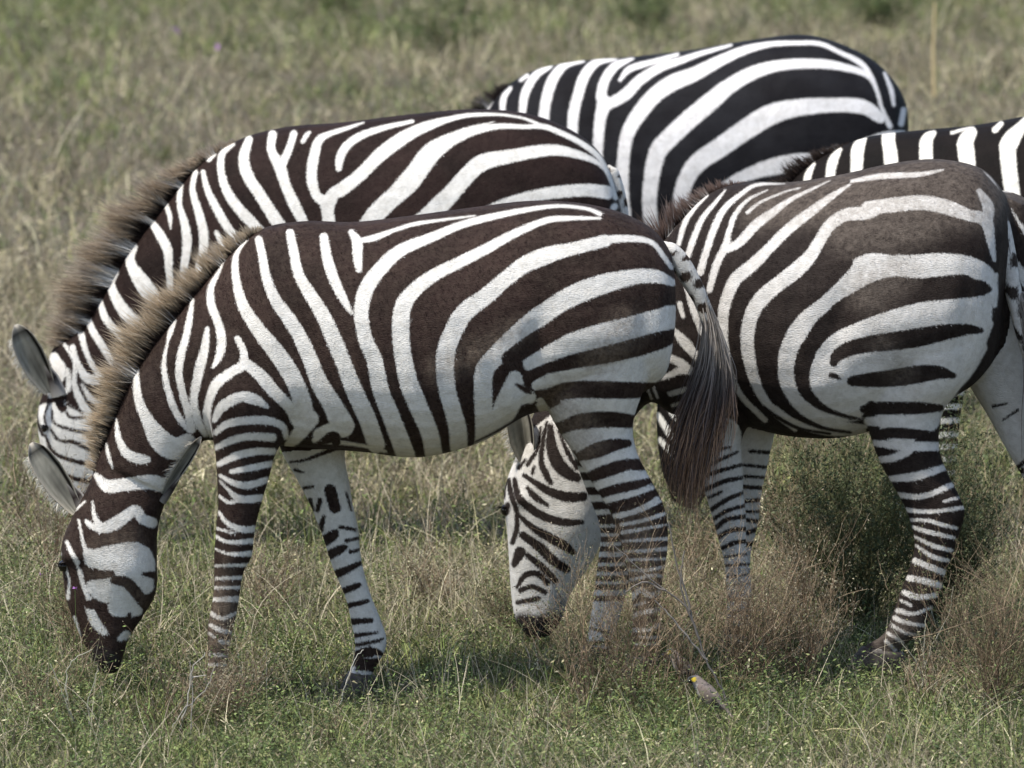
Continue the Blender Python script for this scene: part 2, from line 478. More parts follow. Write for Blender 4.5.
def make_eye(fr, parent, px, l, r=.017):
    c = fr.loc(px[0], px[1], l)
    st = []
    for t in np.linspace(-1, 1, 9):
        w = max(.05, math.sqrt(max(0, 1 - t * t)))
        st.append((c[0] + r * t, c[2] + r * w, c[0] + r * t, c[2] - r * w, r * w, c[1]))
    v, f, n = loft(st, 16, 0, 1.0, 2)
    o = link('eye', mesh_np('eye', v, f, n), M_eye, parent)
    m = 60
    P0 = c + np.stack([rng.uniform(-r, r, m), np.full(m, -r * .8 * np.sign(-l) if l else 0), np.full(m, r * .6)], 1)
    d = np.stack([rng.uniform(-.8, .1, m), np.full(m, -.7 if l < 0 else .7), rng.uniform(-.5, .2, m)], 1); d /= np.linalg.norm(d, axis=1)[:, None]
    k = np.tile([.01, .008, .008], (m, 1))
    v, f, n, C = hair_ribbons(P0, d, rng.uniform(.015, .028, m), rng.normal(0, .1, (m, 3)), np.full(m, .0008), k, k, 3)
    me = mesh_np('eyelashes', v, f, n); color_attr(me, 'col', C)
    link('eyelashes', me, M_hair, o)
    return o

def make_tail(fr, parent, dock, radii, l, guides, n, coat, tip_cols, seed=0, spots=True):
    """dock: px path of the fleshy part; guides: list of px paths the hair follows"""
    P = catmull(np.array([fr.loc(a, b, l) for a, b in dock]), 6)
    rad = np.interp(np.linspace(0, 1, len(P)), np.linspace(0, 1, len(radii)), radii); rad[:2] = [.004, .012]
    v, f, nn = tube(P, rad, 12)
    me = mesh_np('tail', v, f, nn)
    u = np.repeat(np.linspace(0, 1, len(P)), 12); a = np.tile(np.arange(12) * 30, len(P))
    s = np.sin(u * 52 + np.sin(np.radians(a) + u * 5) * 1.9) * 1.6 + 2.0 * np.sin(np.radians(a) * 2 + u * 23) + .6
    s[u < .3] = np.clip(s[u < .3] + 1.2, -2, 3)
    float_attr(me, 'stripe', s); float_attr(me, 'dust', np.full(len(s), .25)); float_attr(me, 'muzzle', np.zeros(len(s)))
    t = link('tail', me, coat, parent)
    G = [catmull(np.array([fr.loc(q[0], q[1], l + (q[2] if len(q) > 2 else 0)) for q in g]), 4) for g in guides]
    G = np.array([g[np.linspace(0, len(g) - 1, 13).round().astype(int)] for g in G])   # (ng,13,3)
    ng = len(G); lv = 13
    w = rng.dirichlet(np.ones(ng) * .45, n)
    path = np.einsum('ng,glc->nlc', w, G)
    endf = rng.uniform(.5, 1.0, n) ** .6
    tt = np.linspace(0, 1, lv)
    # resample each strand to its own end and spread the root along the dock
    st0 = rng.uniform(0, .35, n)
    out = np.empty((n, lv, 3))
    for i in range(n):
        q = st0[i] + (endf[i] - st0[i]) * tt
        for c in range(3): out[i, :, c] = np.interp(q, tt, path[i, :, c])
    ph = rng.uniform(0, 6.28, (n, 3))
    wob = .007 * np.sin(tt[None, :, None] * 7 + ph[:, None]) * tt[None, :, None] + rng.normal(0, .012, (n, 1, 3)) * (.3 + tt[None, :, None])
    wob[..., 1] *= 2.2
    out += wob
    sd = rng.normal(size=(n, 3)); sd /= np.linalg.norm(sd, axis=1)[:, None]
    wd = rng.uniform(.0006, .0017, n)[:, None] * (1 - .7 * tt[None] ** 3)
    V = np.stack([out - sd[:, None] * wd[..., None], out + sd[:, None] * wd[..., None]], 2).reshape(-1, 3)
    k = np.arange(lv - 1); q = np.stack([2 * k, 2 * k + 1, 2 * k + 3, 2 * k + 2], -1)
    faces = (q[None] + (np.arange(n) * lv * 2)[:, None, None]).reshape(-1, 4)
    cu = np.array(tip_cols[0]); cm = np.array(tip_cols[1]); ce = np.array(tip_cols[2])
    var = rng.uniform(.35, 1.8, n)[:, None, None]
    red = (rng.random(n) < .6)[:, None, None]
    q = (st0[:, None] + (endf - st0)[:, None] * tt)[..., None]
    c = np.where(q < .45, cu, 0) * 1.0
    m1 = np.clip((q - .25) / .25, 0, 1); c = cu * (1 - m1) + cm * m1
    m2 = np.clip((q - .45) / .25, 0, 1) * red; c = c * (1 - m2) + ce * m2
    c = c * var
    C = np.repeat(c, 2, axis=1).reshape(-1, 3)
    me = mesh_np('tail_hair', V, faces.ravel(), np.full(len(faces), 4)); color_attr(me, 'col', C)
    link('tail_hair', me, M_hair, t)
    return t

def coat_hair(parent, me, co, f, n, dark, light, dust):
    nv = len(co); nr = np.empty(nv * 3, np.float32); me.vertex_normals.foreach_get('vector', nr); nr = nr.reshape(-1, 3)
    ok = np.where((nr[:, 1] < .35) & (co[:, 2] > .12))[0]
    i = ok[rng.integers(0, len(ok), n)]
    P0 = co[i] + rng.normal(0, .002, (n, 3)); N_ = nr[i]
    flow = np.array([.55, 0, -.8]) + rng.normal(0, .18, (n, 3)); flow = flow - N_ * (flow * N_).sum(1)[:, None]; flow /= np.linalg.norm(flow, axis=1)[:, None] + 1e-9
    d = flow + N_ * rng.uniform(.06, .22, n)[:, None]; d /= np.linalg.norm(d, axis=1)[:, None]
    P0 = P0 - N_ * .001
    side = np.cross(d, N_); side /= np.linalg.norm(side, axis=1)[:, None] + 1e-9
    w = np.clip(f[i] + rng.normal(0, .35, n), -.6, .6) / 1.2 + .5; w = w[:, None]
    du = (dust[i] * .5)[:, None]
    c = (np.array(light) * rng.uniform(.88, 1.04, n)[:, None]) * w + np.array(dark) * rng.uniform(.7, 1.5, n)[:, None] * (1 - w)
    c = c * (1 - du) + np.array([.17, .14, .115]) * du
    v, fc, npf, C = hair_ribbons(P0, d, rng.uniform(.003, .0075, n), np.zeros((n, 3)), rng.uniform(.0004, .0008, n), c, c, 3, side)
    m = mesh_np('coat_hair', v, fc, npf); color_attr(m, 'col', C)
    return link('coat_hair', m, M_fur, parent)

def build_zebra(fr, trunk, head, legs, coat, ops, base, far_ops, belly_y, label, dust=(), muzzle=(), voxel=.006, smooth=10, extra=(), relief=(), fur=0, furcol=((.012, .007, .006), (.74, .72, .685))):
    parts = [loft(rows(fr, trunk), 36, .10), loft(rows(fr, head), 28, 0.0, .9)]
    hoofs = []
    for st, l in legs:
        rr, info = leg_rows(fr, st, l); hoofs.append(info)
        parts.append(loft(rr, 22, 0, .95))
    for st, l in extra: parts.append(loft(rows(fr, st, l), 24))
    v, f, n = merge(parts)
    tmp = link('tmp', mesh_np('tmp', v, f, n), None)
    m = tmp.modifiers.new('r', 'REMESH'); m.mode = 'VOXEL'; m.voxel_size = voxel; m.use_smooth_shade = True
    s = tmp.modifiers.new('s', 'SMOOTH'); s.factor = .5; s.iterations = smooth
    dg = bpy.context.evaluated_depsgraph_get()
    me = bpy.data.meshes.new_from_object(tmp.evaluated_get(dg), depsgraph=dg)
    bpy.data.objects.remove(tmp)
    nv = len(me.vertices); co = np.empty(nv * 3, np.float32); me.vertices.foreach_get('co', co); co = co.reshape(-1, 3).astype(float)
    W = fr.world(co); U, V = project(W)                      # far side carries the same coat mirrored
    if relief:
        nr = np.empty(nv * 3, np.float32); me.vertex_normals.foreach_get('vector', nr); nr = nr.reshape(-1, 3).astype(float)
        m0 = co.copy(); m0[:, 1] = -np.abs(m0[:, 1]); a0, b0 = project(fr.world(m0)); amt = np.zeros(nv)
        far0 = (co[:, 1] > .015) & (b0 > np.interp(a0, belly_y[0], belly_y[1]))
        for cx, cy, sx, sy, rot, amp in relief:
            c_r, s_r = math.cos(math.radians(rot)), math.sin(math.radians(rot)); dx, dy = a0 - cx, b0 - cy
            amt += amp * np.exp(-((dx * c_r + dy * s_r) / sx) ** 2 - ((-dx * s_r + dy * c_r) / sy) ** 2)
        co = co + nr * (amt * ~far0 * np.clip(np.abs(nr[:, 1]) * 1.6, 0, 1))[:, None]
        me.vertices.foreach_set('co', co.astype(np.float32).ravel()); me.update()
        W = fr.world(co); U, V = project(W)
    mir = co.copy(); mir[:, 1] = -np.abs(mir[:, 1]); Um, Vm = project(fr.world(mir))
    farleg = (co[:, 1] > .015) & (V > np.interp(U, belly_y[0], belly_y[1]))
    fN = paint(Um, Vm, ops, base)
    if far_ops:
        fF = paint(U, V, far_ops, 5)
        fN = np.where(farleg, fF, fN)
    float_attr(me, 'stripe', fN)
    float_attr(me, 'dust', soft(Um, Vm, dust, 22) if len(dust) else np.zeros(nv))
    float_attr(me, 'muzzle', soft(Um, Vm, muzzle, 7) * ~farleg if len(muzzle) else np.zeros(nv))
    me.name = 'zebra'
    me.materials.clear()
    o = link('zebra', me, coat)
    me.polygons.foreach_set('use_smooth', np.ones(len(me.polygons), bool))
    fr.place(o)
    tag(o, label, 'zebra', 'zebras grazing in the dry grass')
    for info in hoofs: hoof(o, info)
    if fur: coat_hair(o, me, co, fN, fur, furcol[0], furcol[1], soft(Um, Vm, dust, 22) if len(dust) else np.zeros(nv))
    f_at = lambda x, y: paint(np.asarray(x, float), np.asarray(y, float), ops, base)
    return o, f_at

# crops the coats were noted on
a_ = (160, 192); b_ = (160, 320); c_ = (350, 192); d_ = (350, 320); e_ = (530, 180); f_ = (530, 340); g_ = (530, 500)
h_ = (160, 512); i_ = (0, 384); j_ = (0, 270); k_ = (0, 560); m_ = (60, 130); n_ = (200, 90); o_ = (400, 90)
p_ = (440, 20); q_ = (670, 20); r_ = (660, 140); s_ = (660, 300); t_ = (768, 110); u_ = (768, 260); v_ = (768, 400)
w_ = (650, 440); x_ = (768, 560); y_ = (460, 380); z_ = (460, 480)

def rings(x0, x1, y0, y1, step, r, tilt=0, colour='k', jit=.0, seed=1):
    rr = random.Random(seed); out = []; y = y0
    while y < y1:
        j = rr.uniform(-jit, jit)
        out.append((colour, R((x0, y + tilt + j, r * .9), ((x0 + x1) / 2, y + 1.5, r), (x1, y - tilt, r * .8))))
        y += step * rr.uniform(.85, 1.15)
    return out

# ============================================================ ZEBRA A: nearest, foreground left
frA = Frame(430, 20.1, -6)
A_trunk = [((672, 270), (672, 318), .07), ((668, 248), (668, 350), .15), ((650, 227), (658, 380), .22), ((620, 212), (622, 400), .265), ((580, 203), (580, 408), .29),
           ((530, 201), (527, 413), .30), ((470, 208), (478, 441), .315), ((410, 216), (418, 456), .32), ((355, 222), (362, 451), .30),
           ((305, 221), (305, 447), .265), ((262, 229), (250, 443), .22), ((228, 256), (215, 440), .17), ((197, 292), (202, 441), .14),
           ((165, 330), (200, 445), .115), ((137, 370), (190, 458), .10), ((115, 416), (178, 473), .088), ((98, 458), (168, 492), .08)]
A_head = [((98, 450), (172, 486), .06), ((90, 482), (166, 500), .08), ((75, 512), (158, 528), .098), ((62, 543), (157, 560), .10), ((63, 578), (156, 592), .088),
          ((68, 606), (143, 616), .072), ((80, 635), (129, 638), .062), ((91, 656), (122, 660), .056), ((100, 672), (117, 672), .035)]
A_fn = [((205, 330), (300, 340), .09, -.10), ((203, 385), (303, 385), .10, -.13), ((210, 425), (291, 427), .085, -.135), ((215, 452), (276, 453), .065), ((217, 480), (269, 478), .055),
        ((218, 505), (261, 505), .045), ((216, 528), (255, 530), .040), ((214, 555), (252, 556), .036), ((214, 572), (244, 571), .031), ((213, 595), (240, 594), .026),
        ((209, 618), (236, 618), .026), ((207, 632), (232, 634), .028), ((208, 650), (229, 652), .024), ((205, 668), (228, 672), .026)]
A_ff = [((262, 380), (340, 380), .08, .11), ((274, 430), (346, 425), .07, .12), ((283, 455), (345, 458), .06), ((296, 478), (349, 480), .055), ((310, 505), (353, 505), .045), ((321, 532), (358, 527), .038),
        ((332, 566), (362, 562), .034), ((345, 597), (371, 595), .028), ((351, 622), (380, 617), .027), ((355, 648), (387, 644), .028), ((353, 668), (384, 666), .028), ((348, 686), (376, 686), .028)]
A_hn = [((548, 280), (672, 285), .10, -.12), ((541, 320), (672, 318), .12, -.135), ((538, 355), (662, 350), .125, -.14), ((542, 395), (643, 392), .11, -.14), ((557, 428), (633, 424), .085), ((576, 457), (637, 452), .068), ((592, 483), (650, 478), .055),
        ((606, 505), (663, 503), .045), ((617, 528), (668, 528), .038), ((623, 555), (667, 555), .033), ((630, 585), (662, 585), .028), ((633, 610), (661, 612), .026),
        ((632, 632), (661, 634), .028), ((629, 652), (660, 654), .03)]
A_hf = [((552, 340), (655, 340), .11, .13), ((550, 380), (640, 380), .11, .13), ((560, 420), (632, 420), .085), ((574, 458), (638, 456), .065), ((588, 495), (650, 488), .05), ((600, 528), (648, 522), .04),
        ((598, 560), (640, 555), .034), ((594, 590), (628, 588), .028), ((590, 620), (619, 620), .026), ((588, 642), (618, 644), .028), ((584, 660), (612, 662), .028)]
Aw = [S(a_, (345, 190, 8), (312, 235, 10), (300, 290, 15), (308, 370, 18), (335, 460, 24), (400, 560, 30), (480, 662, 36), (540, 762, 36), (568, 840, 38), (575, 912, 45)),
      S(a_, (395, 190, 16), (410, 260, 18), (425, 340, 20), (460, 430, 24), (510, 500, 28), (560, 580, 30), (605, 680, 32), (640, 770, 36), (690, 852, 40), (730, 935, 48)),
      S(a_, (520, 165, 18), (535, 240, 20), (555, 330, 22), (600, 410, 26), (650, 490, 30), (700, 600, 33), (740, 700, 33), (780, 800, 36), (830, 910, 36), (865, 1010, 36)),
      S(a_, (655, 180, 18), (670, 270, 22), (700, 360, 22), (735, 430, 18), (765, 485, 8)),
      S(a_, (765, 160, 12), (788, 200, 22), (790, 260, 20), (795, 310, 14)),
      
      S(a_, (790, 195, 8), (850, 185, 14), (940, 152, 9), (1020, 128, 9), (1140, 110, 6), (1260, 95, 4)),
      S(c_, (1000, 88, 10), (950, 68, 8), (850, 56, 8), (750, 64, 10), (600, 92, 14), (450, 130, 16), (330, 180, 20), (200, 235, 26), (110, 320, 30), (60, 400, 32), (45, 490, 30), (62, 590, 30), (97, 670, 33), (122, 790, 34), (165, 900, 36), (207, 1010, 38), (225, 1060, 38)),
      S(c_, (1000, 105, 6), (870, 105, 11), (780, 115, 14), (650, 170, 18), (540, 230, 22), (430, 285, 24), (340, 330, 26), (260, 390, 30), (215, 450, 34), (203, 520, 36), (208, 630, 36), (235, 762, 38), (275, 862, 38), (318, 962, 36), (335, 1050, 36)),
      S(e_, (0, 330, 33), (150, 280, 26), (300, 240, 19), (420, 235, 14), (490, 252, 11), (530, 300, 11), (565, 350, 10)),
      S(c_, (1020, 195, 26), (900, 225, 26), (790, 250, 32), (700, 290, 34), (620, 350, 32), (540, 420, 34), (460, 480, 38), (412, 560, 38), (382, 650, 38), (385, 770, 36), (408, 862, 35), (430, 945, 37), (435, 1020, 36)),
      S(c_, (1020, 370, 32), (920, 410, 34), (820, 455, 34), (740, 505, 36), (670, 570, 39), (600, 640, 40), (540, 710, 38), (532, 800, 38), (537, 900, 38), (535, 980, 36), (520, 1020, 26)),
      S(e_, (0, 580, 38), (120, 490, 40), (250, 430, 42), (400, 390, 33), (500, 385, 28), (570, 410, 16)),
      S(e_, (0, 735, 30), (120, 665, 34), (250, 615, 32), (400, 580, 34), (500, 550, 32), (575, 520, 20)),
      S(c_, (1020, 580, 28), (900, 610, 28), (800, 660, 28), (735, 690, 22)),
      S(d_, (1020, 210, 26), (900, 225, 24), (780, 250, 26), (745, 262, 20)),
      S(f_, (40, 172, 20), (100, 150, 24), (250, 118, 28), (400, 110, 36), (480, 80, 38), (520, 50, 20)),
      S(d_, (660, 232, 30), (650, 290, 48), (620, 360, 50), (580, 430, 36), (540, 490, 24)), S(d_, (680, 300, 46), (720, 310, 26)),
      S(d_, (760, 330, 20), (800, 400, 26)),
      S(f_, (100, 300, 32), (180, 270, 34), (300, 262, 26), (430, 255, 20), (450, 225, 8)),
      S(f_, (150, 410, 40), (250, 385, 34), (350, 365, 26), (408, 355, 12)),
      S(f_, (205, 510, 26), (300, 482, 22), (380, 450, 20), (412, 415, 14)),
      S(f_, (215, 600, 20), (330, 567, 16), (420, 545, 16), (465, 530, 12)),
      S(f_, (255, 670, 20), (330, 640, 14), (420, 615, 10), (490, 590, 10)),
      S(f_, (340, 705, 12), (430, 680, 10), (510, 635, 10)),
      S(g_, (360, 66, 9), (440, 42, 9), (520, 5, 8)), S(g_, (365, 100, 8), (460, 80, 9), (552, 50, 8)), S(g_, (370, 130, 9), (430, 120, 8), (545, 100, 5)),
      S(g_, (370, 165, 6), (480, 158, 7), (548, 155, 8)), S(g_, (380, 205, 6), (460, 203, 8), (548, 195, 9)), S(g_, (385, 240, 6), (540, 235, 6)),
      S(g_, (390, 280, 7), (470, 280, 7), (535, 268, 8)), S(g_, (400, 320, 7), (490, 302, 8), (530, 305, 8)),
      S(g_, (410, 385, 14), (440, 360, 12), (480, 380, 12), (528, 370, 12)), S(g_, (405, 425, 6), (460, 410, 6)), S(g_, (408, 465, 12), (450, 450, 10), (522, 438, 13)),
      S(g_, (405, 520, 11), (470, 520, 9), (522, 495, 10)), S(g_, (440, 548, 6), (520, 550, 7)), S(g_, (420, 575, 6), (515, 575, 7)),
      # neck
      S(a_, (255, 272, 5), (235, 320, 8), (205, 380, 14), (205, 450, 18), (235, 530, 18), (246, 600, 20), (235, 660, 16), (212, 700, 8)),
      S(a_, (130, 430, 8), (118, 510, 14), (104, 580, 16), (82, 660, 17), (76, 732, 16), (92, 812, 16), (112, 882, 16), (128, 950, 16)),
      S(a_, (60, 515, 7), (42, 560, 12), (30, 605, 6), (18, 660, 9), (17, 720, 12), (40, 822, 14), (75, 902, 14), (118, 952, 14)),
      S(a_, (188, 545, 10), (180, 620, 18), (155, 720, 21), (135, 830, 17), (150, 912, 18), (180, 970, 12)),
      S(b_, (310, 75, 14), (335, 130, 16), (330, 180, 20), (280, 212, 20), (230, 250, 22), (200, 310, 18), (187, 390, 16), (203, 462, 10)),
      S(b_, (335, 165, 20), (400, 220, 26), (460, 290, 26), (520, 350, 24), (550, 400, 30)),
      S(b_, (218, 400, 12), (250, 345, 22), (320, 308, 22), (380, 318, 23), (430, 348, 8)),
      S(b_, (222, 450, 12), (270, 415, 16), (350, 402, 18), (430, 402, 18), (490, 425, 15), (505, 470, 12)),
      S(b_, (226, 510, 12), (290, 480, 16), (360, 466, 16), (450, 470, 18)), S(b_, (236, 576, 12), (300, 545, 16), (380, 526, 16), (455, 526, 14)),
      S(b_, (285, 606, 10), (360, 592, 14), (445, 575, 14)), S(b_, (240, 622, 8), (290, 650, 12), (350, 662, 16), (425, 640, 14)),
      S(b_, (240, 645, 5), (275, 680, 8), (320, 716, 16), (405, 712, 16)), S(b_, (238, 705, 7), (275, 730, 8), (310, 722, 10)),
      S(h_, (235, 0, 7), (270, 45, 11), (330, 70, 15), (385, 66, 14)), S(h_, (225, 65, 6), (300, 86, 5)), S(h_, (220, 95, 7), (270, 120, 9), (370, 116, 12)),
      S(h_, (215, 145, 4), (280, 168, 8), (372, 166, 14)), S(h_, (220, 215, 6), (350, 212, 9)), S(h_, (225, 266, 7), (335, 262, 9)), S(h_, (218, 303, 7), (327, 302, 8)),
      S(h_, (212, 350, 10), (320, 348, 14)), S(h_, (198, 402, 10), (250, 426, 9), (312, 400, 8)), S(h_, (202, 452, 8), (240, 472, 11), (282, 482, 8)),
      S(h_, (198, 486, 7), (218, 502, 6)), S(h_, (240, 518, 9), (282, 525, 10)), S(h_, (200, 570, 7), (270, 575, 7)), S(h_, (195, 610, 6), (268, 612, 6)),
      S(b_, (600, 395, 36), (555, 455, 30), (515, 500, 18)), S(b_, (640, 460, 30), (700, 440, 36)), S(b_, (620, 480, 14), (720, 490, 10), (820, 505, 8), (900, 525, 8)),
      # throat and head
      S(j_, (548, 395, 8), (545, 440, 14), (555, 520, 19), (590, 600, 26), (640, 680, 44), (700, 715, 46), (750, 690, 36)),
      S(i_, (465, 140, 6), (475, 220, 14), (510, 280, 20), (560, 300, 22), (590, 302, 15)), S(i_, (425, 240, 5), (435, 290, 8), (450, 335, 4)),
      S(i_, (385, 365, 12), (430, 408, 27), (500, 402, 27), (600, 392, 30), (650, 402, 30), (690, 392, 22)),
      S(i_, (370, 470, 5), (378, 530, 10), (410, 575, 22), (470, 552, 26), (540, 505, 22), (570, 540, 22), (610, 555, 22)), S(i_, (345, 548, 9), (362, 565, 12), (400, 590, 10)),
      S6((470, 250, 62), (600, 240, 84), (760, 250, 96), (800, 420, 58)), S6((600, 320, 100), (700, 420, 90), (560, 450, 84), (470, 430, 50)), S6((700, 560, 66), (620, 560, 60), (750, 580, 36)),
      S6((440, 215, 38), (450, 270, 30)), S6((300, 140, 13), (330, 210, 16), (375, 290, 18), (400, 400, 16), (440, 500, 20)), S6((375, 0, 9), (388, 60, 10), (400, 130, 12), (425, 210, 16)),
      S6((285, 290, 8), (315, 390, 8), (305, 500, 14)), S6((262, 215, 5), (250, 250, 7)), S6((680, 735, 30), (640, 760, 20)), S6((350, 620, 10), (380, 740, 12)), S6((440, 560, 26), (480, 650, 34), (540, 720, 24)),
      S(i_, (300, 505, 5), (340, 470, 5))]
A_fill = [S(f_, (300, 90, 150), (500, 50, 110), (560, 20, 80)), S(f_, (270, 260, 150), (430, 240, 70)), S(f_, (280, 380, 120), (380, 390, 50)), S(f_, (300, 480, 100), (420, 450, 40)), S(f_, (350, 590, 80), (450, 560, 40)), S(e_, (560, 560, 60), (520, 660, 60))]
A_blk = [S(e_, (-80, 715, 34), (0, 660, 38), (100, 600, 38), (200, 545, 40), (300, 502, 40), (400, 478, 43), (500, 463, 38), (590, 460, 34)),
         S(f_, (0, 135, 14), (50, 120, 20), (100, 105, 25), (200, 80, 31), (300, 60, 35), (400, 36, 37), (500, 8, 37), (560, -12, 30), (600, -24, 26)),
         S(f_, (85, 245, 16), (110, 212, 32), (200, 198, 35), (300, 200, 35), (400, 201, 34), (455, 198, 30), (510, 190, 20)),
         S(f_, (118, 352, 18), (180, 330, 30), (250, 320, 33), (330, 318, 32), (400, 325, 28), (440, 330, 20)), S(f_, (200, 465, 20), (270, 440, 31), (330, 421, 27), (392, 413, 16)),
         S(f_, (205, 560, 14), (235, 550, 22), (300, 525, 27), (380, 500, 24), (445, 488, 13)), S(f_, (230, 635, 16), (330, 600, 20), (420, 580, 19), (485, 562, 12)), S(f_, (250, 700, 12), (300, 672, 15), (400, 645, 15), (505, 610, 12))]
Ak = [S(d_, (665, 258, 6), (700, 278, 12), (722, 292, 6)), S(b_, (530, 510, 4), (620, 500, 8), (690, 468, 24), (705, 490, 18)),
      S6((395, 290, 20), (450, 345, 34), (520, 350, 30), (585, 345, 24)), S6((605, 385, 28), (680, 400, 36), (740, 460, 38), (790, 530, 34), (820, 575, 24)), S6((785, 345, 10), (865, 352, 27)), S6((605, 640, 22), (680, 670, 38), (700, 600, 10)), S6((440, 540, 30), (520, 560, 20)),
      S(i_, (565, 470, 10), (590, 500, 6)), S(d_, (500, 488, 4), (600, 438, 6), (680, 385, 6), (745, 330, 5))]
A_ops = [('w', s) for s in Aw + A_fill] + [('k', s) for s in A_blk + Ak]
# far legs, noted on the same crops
A_far = [('k', S(b_, (520, 568, 5), (580, 560, 6), (660, 530, 8), (720, 510, 8))), ('k', S(b_, (540, 600, 8), (575, 610, 4))),
         ('k', S(b_, (575, 672, 8), (615, 665, 5))), ('k', S(b_, (600, 720, 10), (610, 760, 8))), ('k', S(b_, (640, 720, 10), (630, 760, 10))), ('k', S(b_, (680, 680, 24), (700, 750, 24))),
         ('k', S(b_, (745, 690, 5), (765, 760, 5))),
         ('k', S(h_, (640, 70, 14), (655, 20, 8))), ('k', S(h_, (625, 135, 22), (690, 95, 22), (705, 75, 6))), ('k', S(h_, (720, 60, 8), (780, 70, 8))),
         ('k', S(h_, (635, 195, 20), (720, 150, 18), (745, 140, 8))), ('k', S(h_, (745, 115, 8), (795, 105, 7))), ('k', S(h_, (760, 160, 8), (800, 150, 6))),
         ('k', S(h_, (675, 262, 20), (760, 225, 14), (800, 205, 10))), ('k', S(h_, (700, 330, 18), (795, 292, 11))), ('k', S(h_, (715, 385, 14), (830, 356, 9))),
         ('k', S(h_, (735, 442, 16), (845, 434, 10))), ('k', S(h_, (740, 500, 12), (870, 482, 6))), ('k', S(h_, (750, 538, 9), (850, 520, 8), (890, 508, 6))),
         ('k', S(h_, (760, 585, 20), (840, 560, 22), (900, 590, 18))), ('k', S(h_, (800, 630, 20), (880, 620, 20))), ('k', S(h_, (780, 700, 30), (850, 690, 34))),
         ('w', S(h_, (800, 605, 6), (830, 600, 5))), ('w', S(h_, (780, 640, 6), (830, 640, 6))), ('w', S(h_, (790, 665, 5), (830, 662, 5))),
         ('w', S(h_, (860, 578, 6), (890, 582, 5)))]
A_far += [('k', S(h_, (755, 690, 34), (850, 690, 40))), ('k', S(h_, (760, 600, 16), (890, 605, 18))), ('w', S(h_, (790, 640, 6), (845, 645, 5)))]
A_far += rings(560, 650, 400, 520, 15, 4.2, 3, seed=3) + rings(580, 650, 520, 600, 10, 3, 1, seed=4) + [('k', S(g_, (230, 510, 5), (310, 530, 8))), ('k', S(g_, (240, 575, 10), (330, 570, 6))), ('k', S(g_, (215, 650, 34), (310, 660, 30)))]
zA, fA = build_zebra(frA, A_trunk, A_head, [(A_fn, -.12), (A_ff, .12), (A_hn, -.13), (A_hf, .13)], M_coatA, A_ops, -5, A_far,
                     ([180, 280, 345, 420, 480, 537, 560, 640], [460, 452, 448, 456, 441, 402, 400, 400]),
                     'nearest zebra, whole body in view, grazing in the left foreground',
                     dust=[R((86, 552, 6), (92, 566, 6)), R((560, 400, 30), (575, 440, 40)), R((440, 370, 22), (520, 330, 20)), R((625, 330, 30), (600, 360, 30)), R((88, 545, 10), (105, 542, 16), (130, 540, 20)), R((90, 575, 12), (110, 575, 14)), R((125, 585, 12), (142, 600, 14)), R((635, 530, 30), (648, 600, 46), (648, 680, 50)), R((228, 560, 10), (222, 620, 34), (218, 690, 40))],
                     muzzle=[R((96, 648, 10), (106, 668, 24)), R((60, 560, 2), (62, 570, 2))], voxel=.0052,
                     relief=[(538, 345, 16, 42, 10, -.018), (520, 400, 26, 16, -30, .010), (585, 238, 22, 12, 10, .010), (268, 300, 9, 60, -8, .009), (300, 330, 12, 60, -22, -.009), (232, 395, 26, 30, 0, .012), (300, 420, 14, 20, 0, -.012), (285, 400, 10, 20, -20, .008),
                             (610, 340, 40, 30, 0, .010), (645, 345, 10, 50, 0, -.009), (600, 420, 12, 26, -20, -.008), (240, 470, 8, 22, 0, .006), (226, 560, 12, 10, 0, .006), (640, 528, 8, 12, 0, -.007),
                             (128, 572, 22, 24, 0, .012), (98, 590, 8, 34, -20, -.007), (72, 556, 10, 8, 0, .014), (150, 400, 10, 60, -35, .007), (185, 420, 9, 50, -25, -.008)] + [(360 + 24 * q, 350 + 3 * q, 7, 50, -8, .0032) for q in range(7)], fur=110000)
make_mane(frA, zA, [((262, 229), (262, 223)), ((247, 236), (240, 226)), ((225, 260), (207, 243)), ((197, 291), (170, 268)), ((172, 321), (140, 294)), ((150, 351), (112, 322)), ((132, 382), (94, 358)),
                    ((120, 406), (84, 392)), ((108, 432), (84, 420)), ((100, 452), (84, 440)), ((96, 472), (86, 466))], fA, 6500, (.60, .49, .35))
make_ear(frA, zA, (77, 512), (31, 443), .05, .07, .044, -1, (.62, .60, .52), open_=.95)
make_ear(frA, zA, (163, 494), (201, 437), -.05, -.09, .021, -1, (.20, .19, .15), (.3, .28, .25), open_=.7)
make_eye(frA, zA, (64, 566), -.030, .016)
make_eye(frA, zA, (68, 566), .038, .016)
make_tail(frA, zA, [(655, 246), (670, 252), (681, 264), (691, 281), (701, 300), (708, 322), (711, 345)], [.016, .027, .028, .026, .022, .017, .008], -.02,
          [[(703, 296), (708, 330), (706, 372), (692, 420), (676, 466), (672, 506)],
           [(706, 302), (716, 332), (716, 380), (706, 430), (694, 480), (684, 530)],
           [(705, 304), (716, 334), (720, 378), (712, 420), (704, 470), (696, 534)],
           [(701, 300), (704, 332), (695, 372), (676, 420), (667, 450), (668, 484)],
           [(708, 306), (722, 340), (730, 370), (732, 400), (728, 424), (722, 446)]], 3200, M_coatA,
          [(.40, .36, .32), (.12, .10, .095), (.36, .23, .15)])

